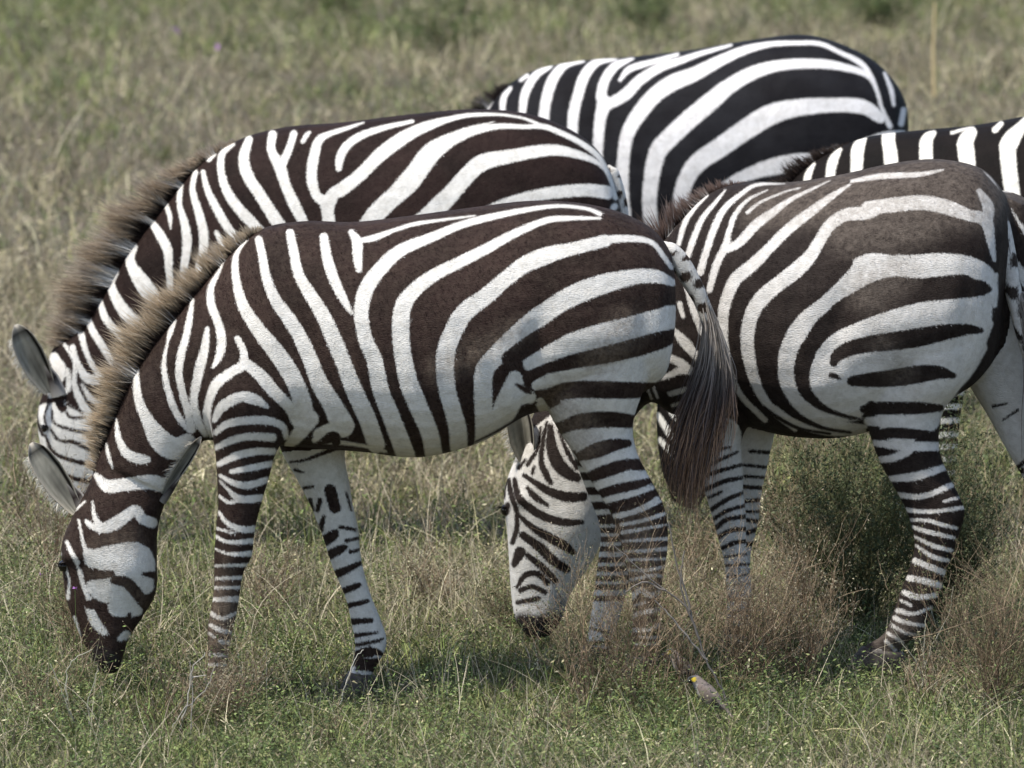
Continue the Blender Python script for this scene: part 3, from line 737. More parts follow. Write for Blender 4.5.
# ============================================================ ZEBRA B: second, behind A
frB = Frame(360, 23.2, -3)
B_trunk = [((622, 225), (622, 262), .07), ((617, 195), (620, 290), .15), ((603, 157), (608, 315), .22), ((575, 132), (580, 335), .265), ((530, 114), (530, 345), .29), ((475, 109), (475, 352), .305), ((412, 114), (412, 356), .31),
           ((345, 122), (345, 352), .29), ((285, 127), (275, 350), .255), ((238, 140), (218, 348), .205), ((198, 166), (192, 352), .155), ((160, 212), (185, 365), .13),
           ((128, 253), (168, 388), .11), ((102, 297), (148, 405), .095), ((80, 335), (128, 418), .085)]
B_head = [((78, 330), (135, 408), .07), ((52, 350), (130, 424), .085), ((45, 385), (128, 442), .095), ((37, 415), (128, 465), .098), ((41, 448), (128, 488), .088), ((50, 478), (120, 503), .07), ((62, 503), (110, 518), .056), ((74, 522), (100, 528), .038)]
def generic_fore(x, ytop, yfoot, k):
    """foreleg stations under shoulder pixel x; k = px per metre"""
    w = lambda m: m * k
    L = yfoot - ytop
    return [((x - w(.13), ytop - w(.12)), (x + w(.13), ytop - w(.12)), .085), ((x - w(.11), ytop), (x + w(.11), ytop), .08), ((x - w(.085), ytop + .14 * L), (x + w(.075), ytop + .14 * L), .06), ((x - w(.065), ytop + .33 * L), (x + w(.05), ytop + .33 * L), .045),
            ((x - w(.055), ytop + .5 * L), (x + w(.04), ytop + .5 * L), .037), ((x - w(.045), ytop + .6 * L), (x + w(.032), ytop + .6 * L), .028), ((x - w(.038), ytop + .78 * L), (x + w(.030), ytop + .78 * L), .025), ((x - w(.045), ytop + .88 * L), (x + w(.035), ytop + .88 * L), .03)]
def generic_hind(x, ytop, yfoot, k):
    w = lambda m: m * k; L = yfoot - ytop
    return [((x - w(.17), ytop - w(.22)), (x + w(.15), ytop - w(.22)), .12), ((x - w(.17), ytop - w(.05)), (x + w(.14), ytop - w(.05)), .115), ((x - w(.13), ytop + .10 * L), (x + w(.12), ytop + .10 * L), .09), ((x - w(.08), ytop + .25 * L), (x + w(.11), ytop + .25 * L), .06),
            ((x - w(.02), ytop + .42 * L), (x + w(.13), ytop + .40 * L), .042), ((x + w(.03), ytop + .52 * L), (x + w(.135), ytop + .5 * L), .034), ((x + w(.045), ytop + .65 * L), (x + w(.12), ytop + .65 * L), .027),
            ((x + w(.04), ytop + .8 * L), (x + w(.105), ytop + .8 * L), .025), ((x + w(.02), ytop + .9 * L), (x + w(.10), ytop + .9 * L), .03)]
kB = F / 23.2
B_legs = [(generic_fore(244, 350, 548, kB), -.12), (generic_fore(236, 350, 542, kB), .12), (generic_hind(578, 325, 549, kB), -.13), (generic_hind(590, 325, 543, kB), .13)]
Bw = [S(m_, (618, 98, 8), (595, 118, 11)),
      S(m_, (572, 168, 10), (590, 240, 14), (630, 320, 18), (670, 390, 18), (712, 432, 15)),
      S(m_, (692, 56, 9), (648, 98, 14), (645, 170, 16), (670, 250, 20), (720, 320, 22), (782, 388, 24), (840, 470, 24), (880, 600, 26)),
      S(m_, (756, 38, 16), (735, 110, 22), (750, 180, 24), (800, 260, 24), (850, 340, 26), (900, 420, 26), (940, 560, 26)),
      S(m_, (850, 18, 18), (845, 80, 18), (880, 150, 24), (902, 220, 22), (938, 300, 24), (972, 370, 22), (1010, 500, 24), (1030, 640, 24)), S(m_, (935, 15, 15), (915, 80, 16), (885, 140, 20)),
      S(m_, (542, 168, 11), (530, 240, 13), (555, 330, 18), (575, 420, 20), (570, 500, 18), (550, 580, 14), (560, 700, 16)),
      S(m_, (482, 222, 12), (478, 300, 12), (500, 380, 18), (508, 460, 20), (495, 560, 16), (490, 700, 16)), S(m_, (425, 300, 10), (440, 350, 10), (442, 395, 4)),
      S(m_, (368, 370, 14), (400, 420, 20), (430, 480, 20), (436, 560, 16), (442, 640, 14), (450, 760, 16)),
      S(m_, (295, 468, 16), (280, 520, 20), (310, 590, 26), (350, 650, 28), (392, 692, 26), (440, 760, 22)), S(m_, (625, 410, 10), (645, 450, 12), (655, 490, 6)),
      S(m_, (222, 568, 14), (205, 620, 16), (240, 690, 18), (300, 765, 20)),
      S(j_, (540, 0, 22), (600, 80, 26), (640, 150, 24)), S(j_, (440, 60, 16), (470, 130, 20), (520, 190, 26), (600, 240, 26)),
      S(j_, (400, 125, 12), (420, 190, 16), (460, 240, 16), (495, 280, 14)), S(j_, (352, 200, 14), (380, 260, 16), (420, 320, 16), (445, 365, 14)),
      S(j_, (325, 258, 14), (345, 330, 12), (375, 390, 12), (405, 425, 14)), S(j_, (290, 308, 12), (310, 370, 12), (345, 430, 20), (390, 442, 20)),
      S(j_, (258, 298, 8), (298, 370, 8), (296, 450, 12), (320, 520, 16), (355, 572, 16)), S(j_, (328, 458, 6), (360, 510, 12), (405, 540, 14)),
      S(j_, (215, 350, 22), (238, 400, 28), (228, 450, 20)), S(j_, (270, 400, 9), (270, 480, 12), (200, 500, 12)), S(j_, (215, 538, 9), (225, 580, 14), (280, 602, 16), (340, 612, 18)),
      S(j_, (262, 530, 9), (300, 570, 14), (355, 600, 14)), S(j_, (190, 560, 7), (185, 610, 7), (210, 660, 8)), S(j_, (162, 570, 4), (160, 620, 4)), S(j_, (305, 660, 12), (370, 680, 13), (420, 705, 10)),
      S(j_, (240, 640, 8), (260, 700, 10), (330, 740, 14), (420, 760, 14)), S(j_, (215, 700, 9), (240, 770, 12), (330, 810, 14), (430, 820, 14)), S(j_, (190, 640, 5), (170, 720, 8), (200, 830, 12), (300, 870, 14), (420, 880, 14)),
      S(n_, (655, 130, 4), (590, 152, 9), (520, 175, 12), (475, 202, 18), (455, 270, 22), (446, 350, 22), (465, 420, 20), (500, 452, 24), (515, 520, 26), (520, 640, 26), (540, 780, 26)),
      S(n_, (410, 207, 9), (428, 178, 10), (440, 168, 5)), S(n_, (555, 315, 13), (560, 270, 18), (590, 220, 18), (650, 180, 16), (740, 150, 12), (850, 125, 8)),
      S(n_, (510, 480, 26), (530, 420, 26), (570, 395, 28), (640, 340, 26), (720, 260, 28), (800, 200, 28), (880, 155, 22), (960, 125, 14), (1020, 112, 10), (1080, 100, 9), (1200, 98, 6), (1300, 115, 6), (1370, 145, 9)),
      S(n_, (640, 640, 34), (660, 560, 36), (700, 500, 38), (760, 440, 38), (840, 370, 38), (900, 290, 36), (960, 230, 30), (1060, 170, 20), (1180, 125, 0.5)),
      S(n_, (800, 700, 34), (830, 600, 36), (870, 545, 38), (930, 490, 38), (1000, 420, 36)),
      S(o_, (-10, 205, 18), (80, 160, 19), (180, 122, 13), (270, 102, 9), (400, 99, 6), (500, 115, 6), (570, 145, 9)),
      S(o_, (0, 400, 38), (60, 330, 38), (120, 250, 36), (200, 200, 28), (300, 162, 18), (400, 145, 12), (500, 147, 10), (570, 145, 12), (640, 170, 12), (720, 210, 12), (790, 262, 12), (835, 335, 9), (855, 400, 10), (862, 430, 12)),
      S(o_, (60, 600, 34), (130, 490, 38), (200, 420, 36), (270, 340, 34), (330, 290, 34), (440, 265, 28), (600, 240, 24), (700, 255, 18), (780, 285, 11), (822, 322, 8), (842, 370, 5)),
      S(o_, (240, 640, 30), (320, 520, 30), (400, 460, 20), (500, 430, 22), (620, 410, 26), (740, 400, 26), (830, 410, 28)), S(o_, (860, 465, 14), (855, 470, 14)),
      S(o_, (400, 640, 26), (560, 560, 28), (740, 530, 28), (870, 520, 26)), S(o_, (480, 760, 26), (640, 680, 28), (780, 660, 28), (880, 640, 26)), S(o_, (560, 860, 24), (700, 790, 26), (880, 760, 26))]
B_fill = [S(j_, (190, 580, 50), (230, 680, 80), (260, 780, 90), (300, 900, 80)), S(j_, (300, 620, 70), (340, 720, 90), (380, 850, 100))]
B_hk = [S(j_, (205, 520, 6), (190, 545, 5), (178, 590, 5), (190, 640, 5)), S(j_, (150, 540, 6), (148, 600, 7), (170, 660, 7)), S(j_, (208, 560, 5), (215, 610, 6), (270, 635, 7), (350, 650, 8), (420, 655, 7)), S(j_, (240, 515, 5), (285, 545, 7), (330, 570, 6)),
        S(j_, (262, 565, 5), (285, 590, 7), (340, 590, 6)), S(j_, (205, 640, 6), (235, 680, 7), (300, 690, 8), (360, 720, 8), (430, 735, 8)), S(j_, (180, 660, 6), (215, 730, 8), (300, 765, 9), (430, 790, 9)), S(j_, (175, 730, 8), (220, 800, 9), (320, 840, 10), (430, 850, 10)), S(j_, (200, 840, 8), (280, 890, 9), (420, 910, 10))]
B_ops = [('w', s) for s in Bw + B_fill] + [('k', s) for s in B_hk] + rings(200, 262, 345, 545, 13, 3.2, 1, 'w', 1, 5) + rings(548, 640, 340, 545, 14, 3.6, 1, 'w', 1, 6)
B_far = rings(190, 262, 350, 545, 12, 3.2, 1, 'k', 1, 7) + rings(548, 640, 340, 545, 13, 3.4, 1, 'k', 1, 8)
zB, fB = build_zebra(frB, B_trunk, B_head, B_legs, M_coatB, B_ops, -5, B_far, ([0, 1000], [358, 358]),
                     'zebra with the tall brown mane directly behind the nearest one, back arching above it', voxel=.0068, smooth=8, fur=60000, furcol=((.012, .0065, .006), (.74, .72, .69)),
                     muzzle=[R((75, 510, 10), (88, 530, 22))])
make_mane(frB, zB, [((235, 141), (233, 136)), ((212, 155), (205, 146)), ((193, 170), (176, 162)), ((180, 184), (152, 173)), ((168, 200), (130, 178)), ((155, 217), (112, 196)), ((143, 231), (98, 206)),
                    ((132, 246), (84, 222)), ((121, 262), (70, 242)), ((110, 280), (58, 262)), ((102, 295), (50, 278)), ((92, 313), (44, 296)), ((83, 329), (42, 312)), ((74, 342), (45, 330)), ((62, 347), (46, 338))],
          fB, 9500, (.46, .37, .27))
make_ear(frB, zB, (50, 392), (16, 325), -.07, -.10, .050, -1, (.50, .48, .42), open_=.95)
make_ear(frB, zB, (75, 350), (88, 300), .07, .10, .030, -1)
make_eye(frB, zB, (46, 428), -.05, .015); make_eye(frB, zB, (46, 428), .05, .015)
make_tail(frB, zB, [(608, 165), (616, 185), (622, 210), (624, 240), (625, 270)], [.024, .022, .02, .016, .01], -.01,
          [[(622, 220), (626, 260), (624, 320), (620, 380)], [(624, 225), (632, 270), (634, 330), (628, 385)]], 1500, M_coatB, [(.40, .36, .32), (.12, .10, .095), (.36, .23, .15)])

# ============================================================ ZEBRA C: farthest, top of the picture
frC = Frame(700, 26.7, 7)
kC = F / 26.7
C_trunk = [((908, 130), (904, 180), .07), ((906, 105), (903, 215), .15), ((893, 80), (893, 240), .22), ((865, 55), (865, 258), .265), ((810, 35), (812, 268), .30), ((750, 40), (750, 272), .31), ((690, 50), (690, 280), .32),
           ((628, 57), (632, 284), .30), ((578, 61), (572, 284), .265), ((532, 71), (520, 282), .21), ((503, 90), (495, 284), .165), ((476, 125), (480, 295), .135), ((446, 170), (465, 315), .11),
           ((420, 212), (448, 335), .095), ((402, 248), (430, 350), .085)]
C_head = [((404, 240), (436, 345), .07), ((388, 268), (428, 352), .085), ((378, 300), (440, 360), .095), ((374, 325), (438, 378), .095), ((378, 350), (434, 392), .08), ((388, 375), (424, 402), .062), ((398, 398), (416, 408), .04)]
C_legs = [(generic_fore(545, 290, 423, kC), -.12), (generic_fore(525, 290, 420, kC), .12), (generic_hind(862, 262, 421, kC), -.13), (generic_hind(885, 262, 418, kC), .13)]
Cw = [S(p_, (348, 222, 9), (322, 242, 7)), S(p_, (442, 184, 10), (382, 222, 16), (342, 290, 18), (330, 360, 16), (325, 440, 14), (330, 600, 14)), S(p_, (282, 272, 8), (255, 312, 13), (250, 380, 12), (255, 560, 12)), S(p_, (207, 328, 5), (190, 357, 5)),
      S(p_, (575, 165, 6), (500, 180, 16), (450, 240, 22), (425, 320, 22), (415, 400, 22), (415, 560, 22)), S(p_, (705, 158, 5), (630, 168, 16), (580, 220, 22), (552, 300, 22), (535, 370, 23), (530, 450, 22), (530, 620, 22)),
      S(p_, (772, 154, 6), (700, 185, 18), (660, 240, 20), (645, 300, 22), (655, 335, 28), (640, 400, 24), (632, 500, 22), (630, 620, 22), (640, 780, 22)), S(p_, (720, 240, 8), (760, 195, 14), (850, 168, 12), (950, 138, 8)),
      S(p_, (665, 342, 22), (740, 300, 24), (800, 240, 22), (880, 190, 19), (960, 163, 15), (1040, 135, 11), (1165, 100, 6)),
      S(p_, (750, 860, 26), (735, 740, 26), (730, 640, 26), (735, 540, 26), (752, 450, 28), (800, 370, 32), (860, 300, 32), (930, 252, 33), (1020, 215, 29), (1120, 163, 23), (1220, 120, 18), (1320, 97, 12), (1420, 92, 10), (1520, 95, 10), (1600, 130, 10), (1680, 170, 12), (1722, 222, 11), (1750, 290, 9), (1770, 360, 9), (1800, 425, 12)),
      S(p_, (850, 860, 30), (838, 740, 30), (845, 640, 32), (870, 530, 36), (920, 470, 38), (1000, 395, 38), (1090, 320, 37), (1150, 270, 32), (1250, 212, 28), (1370, 180, 22), (1520, 175, 20), (1620, 190, 16), (1712, 222, 12), (1752, 292, 7)),
      S(q_, (70, 860, 34), (45, 740, 34), (60, 650, 34), (110, 572, 38), (200, 510, 40), (300, 440, 42), (400, 380, 42), (500, 352, 36), (650, 340, 30), (770, 347, 30), (842, 392, 22)),
      S(q_, (150, 860, 26), (170, 720, 26), (250, 650, 24), (320, 615, 26), (400, 590, 34), (500, 570, 36), (600, 548, 20), (670, 505, 6)),
      S(q_, (858, 212, 7), (885, 280, 11), (895, 340, 8)), S(q_, (935, 360, 13), (925, 415, 13)), S(q_, (760, 500, 20), (860, 470, 24), (930, 460, 20)),
      S(q_, (300, 800, 26), (500, 700, 28), (700, 650, 30), (900, 620, 28)), S(q_, (350, 900, 26), (560, 810, 28), (900, 760, 28)), S(q_, (400, 1000, 24), (600, 910, 26), (900, 880, 26)),
      S(p_, (140, 500, 14), (130, 700, 16), (150, 900, 16)), S(p_, (60, 600, 14), (40, 760, 16), (60, 900, 16)), S(p_, (-40, 760, 12), (-60, 900, 14), (-30, 1000, 14)),
      R((385, 290, 4), (400, 310, 5), (428, 322, 5)), R((380, 310, 3), (400, 330, 5), (430, 342, 5)), R((380, 335, 3), (405, 352, 5), (430, 360, 5)), R((384, 358, 3), (405, 372, 4), (425, 378, 4))]
C_ops = [('w', s) for s in Cw] + rings(505, 580, 290, 420, 11, 2.8, 1, 'w', 1, 9) + rings(830, 930, 265, 420, 12, 3.2, 1, 'w', 1, 10)
zC, fC = build_zebra(frC, C_trunk, C_head, C_legs, M_coatC, C_ops, -5, rings(490, 580, 290, 420, 11, 2.8, 1, 'k', 1, 11) + rings(830, 930, 265, 420, 12, 3.2, 1, 'k', 1, 12), ([0, 1024], [288, 272]),
                     'farthest zebra with cool black and white stripes, its rounded back highest in the picture', voxel=.0075, smooth=6, fur=30000, furcol=((.011, .011, .012), (.74, .72, .70)), muzzle=[R((392, 385, 8), (405, 405, 18))])
make_mane(frC, zC, [((512, 84), (511, 82)), ((503, 90), (498, 82)), ((492, 104), (476, 92)), ((476, 125), (458, 108)), ((446, 170), (425, 150)), ((420, 212), (398, 195)), ((404, 242), (384, 228))], fC, 3500, (.06, .045, .04))
make_ear(frC, zC, (395, 266), (372, 215), -.06, -.10, .034, -1); make_ear(frC, zC, (402, 262), (396, 208), .06, .10, .034, -1)
make_eye(frC, zC, (386, 318), -.075); make_eye(frC, zC, (386, 318), .075)
make_tail(frC, zC, [(866, 70), (880, 84), (890, 108), (896, 135), (898, 165), (896, 195)], [.022, .022, .019, .017, .014, .01], -.03,
          [[(896, 140), (899, 190), (896, 250), (890, 310)], [(898, 145), (906, 200), (904, 260), (898, 315)]], 1500, M_coatC, [(.12, .12, .12), (.015, .015, .017), (.03, .02, .016)])

# ============================================================ ZEBRA D: right foreground
WB = 0.8
frD = Frame(830, 20.56, 13)
D_trunk = [((1012, 245), (1006, 300), .08), ((1009, 212), (1000, 340), .17), ((997, 186), (988, 368), .23), ((976, 167), (966, 390), .27), ((935, 159), (928, 408), .295), ((888, 164), (886, 426), .31),
           ((838, 175), (842, 437), .32), ((790, 182), (790, 435), .31), ((744, 182), (745, 424), .28), ((710, 193), (712, 418), .23), ((682, 220), (690, 415), .18), ((655, 252), (674, 414), .145),
           ((625, 290), (655, 402), .12), ((595, 330), (640, 410), .108), ((568, 368), (625, 432), .095), ((545, 400), (612, 455), .085)]
D_head = [((548, 396), (612, 450), .07), ((535, 412), (610, 470), .082), ((519, 450), (606, 502), .097), ((505, 490), (602, 538), .10), ((508, 530), (590, 565), .088), ((510, 565), (575, 586), .074), ((512, 595), (566, 604), .065),
          ((516, 618), (560, 622), .06), ((528, 637), (550, 636), .038)]
D_hn = [((858, 255), (997, 255), .11, -.12), ((850, 300), (1000, 300), .13, -.135), ((850, 345), (988, 345), .13, -.14), ((855, 383), (968, 383), .115, -.14), ((861, 408), (945, 408), .092, -.135), ((869, 430), (939, 432), .078), ((876, 452), (940, 454), .066), ((886, 473), (948, 474), .055),
        ((897, 492), (958, 494), .046), ((907, 512), (965, 512), .040), ((913, 532), (960, 532), .036), ((914, 550), (954, 552), .032), ((908, 572), (946, 572), .029), ((900, 592), (940, 594), .028),
        ((893, 612), (931, 612), .028), ((883, 634), (924, 630), .030), ((870, 648), (915, 648), .032), ((861, 660), (905, 658), .030)]
D_hf = [((1000, 190), (1034, 206), .08, .12), ((980, 222), (1048, 228), .12, .13), ((962, 280), (1050, 280), .12, .13), ((955, 330), (1048, 330), .12, .13), ((968, 380), (1050, 380), .10, .13), ((988, 415), (1052, 416), .08, .13), ((1006, 448), (1056, 448), .06, .12), ((1024, 480), (1070, 478), .045, .12), ((1036, 510), (1078, 506), .037, .12), ((1042, 545), (1074, 545), .028, .12),
        ((1042, 590), (1070, 590), .026, .12), ((1038, 620), (1068, 622), .03, .12), ((1034, 640), (1062, 642), .028, .12)]
D_fn = [((706, 330), (800, 330), .09, -.10), ((702, 375), (782, 375), .09, -.12), ((706, 410), (760, 410), .072, -.12), ((709, 440), (742, 438), .052), ((704, 470), (743, 472), .045), ((704, 487), (743, 488), .043), ((709, 505), (745, 506), .040), ((714, 522), (746, 522), .037), ((719, 542), (746, 540), .032),
        ((724, 560), (748, 560), .027), ((726, 582), (751, 582), .025), ((727, 610), (751, 610), .026), ((726, 632), (752, 634), .03), ((722, 650), (748, 652), .028)]
D_ff = [((718, 380), (792, 380), .08, .10), ((732, 410), (782, 410), .06, .11), ((738, 440), (773, 440), .05), ((741, 470), (766, 472), .044), ((740, 495), (761, 495), .041), ((738, 515), (759, 515), .038), ((735, 533), (756, 532), .033),
        ((732, 555), (751, 553), .026), ((730, 590), (750, 590), .025), ((728, 620), (752, 622), .029), ((724, 636), (748, 640), .028)]
Dw = [S(r_, (30, 380, 6), (62, 335, 5)), S(r_, (75, 415, 10), (100, 330, 12), (140, 272, 9), (190, 222, 5)), S(r_, (108, 470, 13), (140, 380, 14), (172, 310, 12), (220, 252, 9), (262, 200, 4)),
      S(r_, (160, 530, 16), (190, 430, 16), (222, 340, 16), (260, 272, 14), (320, 220, 11), (385, 180, 9), (500, 175, 3)), S(r_, (198, 600, 14), (225, 500, 17), (262, 425, 17), (275, 370, 13), (300, 300, 12), (350, 240, 8), (430, 200, 4)),
      S(r_, (262, 440, 17), (320, 408, 20), (382, 340, 22), (450, 290, 18), (520, 240, 12), (600, 200, 8), (680, 162, 4)), S(r_, (350, 290, 8), (400, 250, 6), (500, 207, 4), (560, 192, 3)),
      S(s_, (420, 480, 14), (330, 390, 14), (285, 300, 16), (255, 180, 22), (252, 80, 24), (262, 10, 26), (300, -80, 28), (370, -140, 28), (440, -210, 24), (520, -290, 24), (600, -350, 22), (680, -410, 16), (760, -462, 7)),
      S(s_, (540, 520, 10), (450, 440, 18), (390, 350, 22), (355, 230, 28), (350, 130, 30), (375, 40, 32), (420, -20, 34), (480, -70, 32), (540, -115, 34), (600, -175, 29), (640, -240, 26), (680, -300, 27), (740, -340, 28), (830, -350, 30), (900, -378, 25), (1020, -390, 22)),
      S(t_, (400, 392, 30), (500, 380, 32), (620, 370, 32), (720, 390, 32), (800, 420, 26), (870, 440, 28), (890, 520, 20), (905, 600, 10)), S(t_, (335, 285, 8), (450, 265, 13), (600, 258, 11), (700, 240, 5)), S(t_, (845, 325, 14), (880, 385, 26), (875, 440, 28)),
      S(s_, (820, 508, 12), (720, 500, 22), (630, 470, 30), (560, 410, 34), (510, 330, 34), (505, 250, 36), (525, 170, 42), (570, 105, 42), (620, 40, 44), (680, -20, 42), (760, -70, 44), (860, -120, 44), (960, -140, 44)),
      S(t_, (300, 670, 40), (400, 615, 42), (500, 622, 44), (600, 625, 50), (700, 618, 48), (800, 622, 40), (870, 662, 40), (905, 720, 18), (905, 780, 14)),
      S(u_, (180, 440, 10), (225, 345, 20), (330, 272, 26), (450, 240, 30), (600, 212, 36), (750, 192, 34), (850, 182, 38), (895, 130, 20), (912, 60, 12)),
      S(s_, (640, 240, 26), (625, 300, 30), (650, 370, 40), (710, 420, 46), (780, 440, 40)), S(s_, (700, 350, 46), (740, 400, 40)), S(s_, (620, 430, 14), (720, 470, 18), (800, 470, 12)),
      S(s_, (715, 275, 12), (800, 250, 28), (900, 235, 34), (1020, 218, 30)), S(u_, (290, 425, 16), (400, 392, 26), (550, 372, 30), (700, 342, 32), (830, 325, 34), (880, 255, 24)),
      S(u_, (350, 540, 22), (450, 540, 28), (600, 532, 36), (700, 512, 44), (780, 440, 44), (850, 350, 30)), S(u_, (400, 645, 20), (500, 645, 26), (640, 640, 28), (700, 600, 26)),
      S(v_, (425, 172, 15), (550, 185, 22), (685, 185, 20)), S(v_, (440, 240, 15), (500, 232, 18), (560, 205, 20)), S(v_, (490, 315, 14), (590, 305, 20), (705, 270, 15)), S(v_, (520, 380, 13), (620, 385, 13), (735, 340, 13)),
      S(v_, (705, 406, 7), (762, 390, 6)), S(v_, (555, 440, 11), (650, 447, 9), (782, 430, 9)), S(v_, (570, 480, 7), (640, 482, 8), (700, 500, 9), (755, 512, 7)), S(v_, (578, 508, 8), (650, 530, 10), (742, 550, 8)),
      S(v_, (585, 545, 6), (660, 582, 10), (732, 602, 9)), S(v_, (592, 582, 6), (660, 627, 10), (722, 642, 8)), S(v_, (588, 642, 14), (640, 665, 14), (705, 690, 14)), S(v_, (562, 712, 14), (620, 722, 14), (692, 742, 14)),
      S(x_, (545, 130, 13), (600, 148, 13), (672, 142, 12)), S(x_, (530, 160, 5), (572, 182, 7)), S(x_, (520, 202, 12), (580, 215, 9), (655, 190, 7)), S(x_, (508, 232, 12), (560, 252, 9), (625, 262, 8)),
      S(x_, (498, 262, 9), (550, 292, 7), (605, 302, 7)), S(x_, (480, 292, 8), (540, 332, 7)), S(x_, (470, 322, 8), (510, 362, 8)), S(x_, (400, 400, 36), (440, 380, 26)),
      # neck seen beside the nearest zebra's tail
      S(e_, (625, 425, 13), (655, 520, 16), (685, 610, 12)), S(e_, (598, 495, 12), (612, 545, 10)), S(e_, (575, 600, 12), (620, 650, 24), (665, 705, 18)), S(e_, (530, 700, 14), (600, 730, 20), (650, 770, 16)),
      S(f_, (520, 155, 10), (560, 140, 14), (600, 122, 16), (650, 130, 14)), S(f_, (560, 215, 12), (600, 205, 13), (640, 190, 8)), S(f_, (570, 262, 8), (630, 245, 7)), S(f_, (490, 180, 6), (510, 230, 6)), S(f_, (470, 190, 5), (485, 235, 5)),
      R((655, 265, 3.5), (662, 300, 4)), R((635, 290, 3.5), (650, 330, 4.5)), R((612, 315, 4), (635, 355, 5)), R((590, 345, 4), (620, 380, 5)),
      # pale head and lower near foreleg
      R((600, 510, 16), (585, 555, 16), (572, 580, 12)), R((590, 400, 12), (575, 440, 36), (556, 480, 50), (546, 530, 44), (540, 580, 36), (536, 615, 30)),
      R((722, 436, 20), (722, 470, 24), (728, 520, 22), (736, 560, 16), (740, 600, 16), (738, 645, 18))]
D_fill = [S(s_, (450, 430, 16), (560, 495, 20), (680, 522, 24), (810, 525, 18)), S(u_, (850, 130, 50), (840, 250, 56), (790, 370, 66), (715, 490, 60), (640, 640, 50)), S(u_, (700, 170, 90), (600, 300, 110), (520, 450, 100), (530, 620, 100), (540, 690, 60)),
          S(u_, (450, 260, 80), (380, 400, 100), (330, 500, 100)), S(u_, (340, 330, 70), (250, 450, 70), (310, 560, 70)), S(u_, (840, 190, 50), (700, 240, 80), (560, 250, 80), (640, 420, 90), (700, 420, 60)), S(t_, (870, 240, 12), (930, 300, 17), (980, 350, 15), (1030, 410, 14))]
Dw = Dw[:0] + Dw
D_blk = [S(s_, (400, 420, 9), (470, 470, 9), (560, 515, 7), (680, 535, 6)), S(u_, (285, 0, 56), (195, 100, 50), (80, 200, 45), (28, 300, 38), (8, 400, 30), (18, 500, 27), (50, 565, 23), (120, 625, 15), (220, 672, 8), (330, 690, 6)),
      S(u_, (885, 118, 12), (840, 112, 34), (750, 115, 41), (620, 126, 42), (500, 150, 47), (400, 182, 48), (300, 222, 48), (232, 265, 42), (190, 315, 36), (155, 370, 32), (136, 420, 28), (132, 470, 27), (152, 530, 24), (205, 582, 16), (280, 616, 9), (370, 637, 5)),
      S(u_, (850, 282, 12), (790, 278, 23), (700, 290, 33), (600, 310, 38), (500, 325, 37), (400, 337, 33), (320, 357, 30), (275, 385, 24), (262, 412, 16)),
      S(u_, (742, 462, 12), (680, 450, 27), (600, 457, 36), (500, 472, 35), (400, 480, 29), (335, 484, 20)),
      S(u_, (690, 592, 14), (600, 592, 25), (500, 592, 26), (420, 594, 25), (385, 597, 18)), S(u_, (675, 702, 15), (600, 697, 20), (500, 692, 23), (438, 697, 20))]
Dk = [S(y_, (348, 170, 5), (330, 250, 8), (325, 330, 10), (345, 380, 12), (365, 412, 7)), S(y_, (362, 185, 10), (365, 260, 20), (390, 330, 26), (430, 372, 23), (468, 392, 16)), S(y_, (255, 380, 6), (300, 410, 10), (360, 447, 15), (430, 468, 19), (492, 466, 17)),
      S(y_, (270, 430, 6), (300, 467, 12), (352, 502, 5)), S(y_, (218, 398, 8), (235, 470, 13), (290, 520, 15), (360, 556, 15), (430, 570, 14), (488, 568, 8)), S(y_, (195, 400, 7), (205, 460, 10), (225, 520, 8), (228, 590, 9), (210, 650, 8)),
      S(y_, (235, 540, 6), (290, 590, 12), (360, 632, 17), (420, 664, 17), (452, 690, 10)), S(y_, (250, 620, 13), (320, 670, 18), (370, 720, 18), (425, 757, 15)), S(y_, (192, 400, 6), (178, 430, 6), (176, 470, 5)), S(y_, (182, 530, 12), (190, 500, 10)), S(y_, (322, 190, 3), (312, 270, 6), (270, 340, 7)),
      S(y_, (290, 372, 6), (297, 345, 4)), S(y_, (262, 318, 4), (235, 352, 7)), S(y_, (395, 200, 5), (430, 290, 7), (470, 350, 9)),
      S(z_, (240, 290, 22), (218, 335, 12)), S(z_, (268, 300, 9), (330, 350, 13), (380, 402, 12)), S(z_, (228, 430, 5), (260, 382, 11), (310, 376, 11), (350, 412, 10)), S(z_, (240, 442, 9), (290, 426, 9), (340, 450, 9)), S(z_, (230, 490, 8), (312, 475, 9)),
      S(w_, (225, 105, 8), (290, 75, 8), (350, 48, 6)), S(w_, (215, 145, 9), (290, 120, 9), (372, 98, 7)), S(w_, (222, 197, 10), (300, 165, 10), (372, 150, 8)), S(w_, (235, 230, 7), (285, 208, 7)), S(w_, (248, 277, 10), (310, 237, 10), (375, 210, 8)),
      S(w_, (258, 314, 9), (310, 282, 9), (380, 262, 8)), S(w_, (262, 352, 11), (310, 317, 10), (385, 306, 9)), S(w_, (272, 390, 10), (320, 362, 10), (388, 355, 9)), S(w_, (290, 433, 10), (340, 411, 10), (392, 405, 8)),
      S(w_, (300, 468, 6), (392, 455, 6)), S(w_, (300, 503, 6), (395, 496, 6)), S(w_, (305, 550, 5), (400, 536, 5)), S(w_, (305, 585, 4), (405, 572, 4)), S(w_, (300, 640, 7), (405, 635, 7)), S(w_, (300, 690, 8), (405, 690, 8)), S(w_, (290, 760, 18), (405, 760, 18)),
      S(w_, (260, 42, 7), (320, 28, 6)), S(s_, (800, 480, 3), (740, 470, 4), (660, 428, 6), (600, 372, 12), (570, 320, 16)),
      S(x_, (540, 135, 0.1), (545, 140, 0.1)), S(u_, (255, 460, 12), (285, 472, 8))]
Dk = [np.column_stack([q[:, 0], q[:, 1], q[:, 2] + (.55 if q[:, 0].max() < 600 else 0)]) for q in Dk]
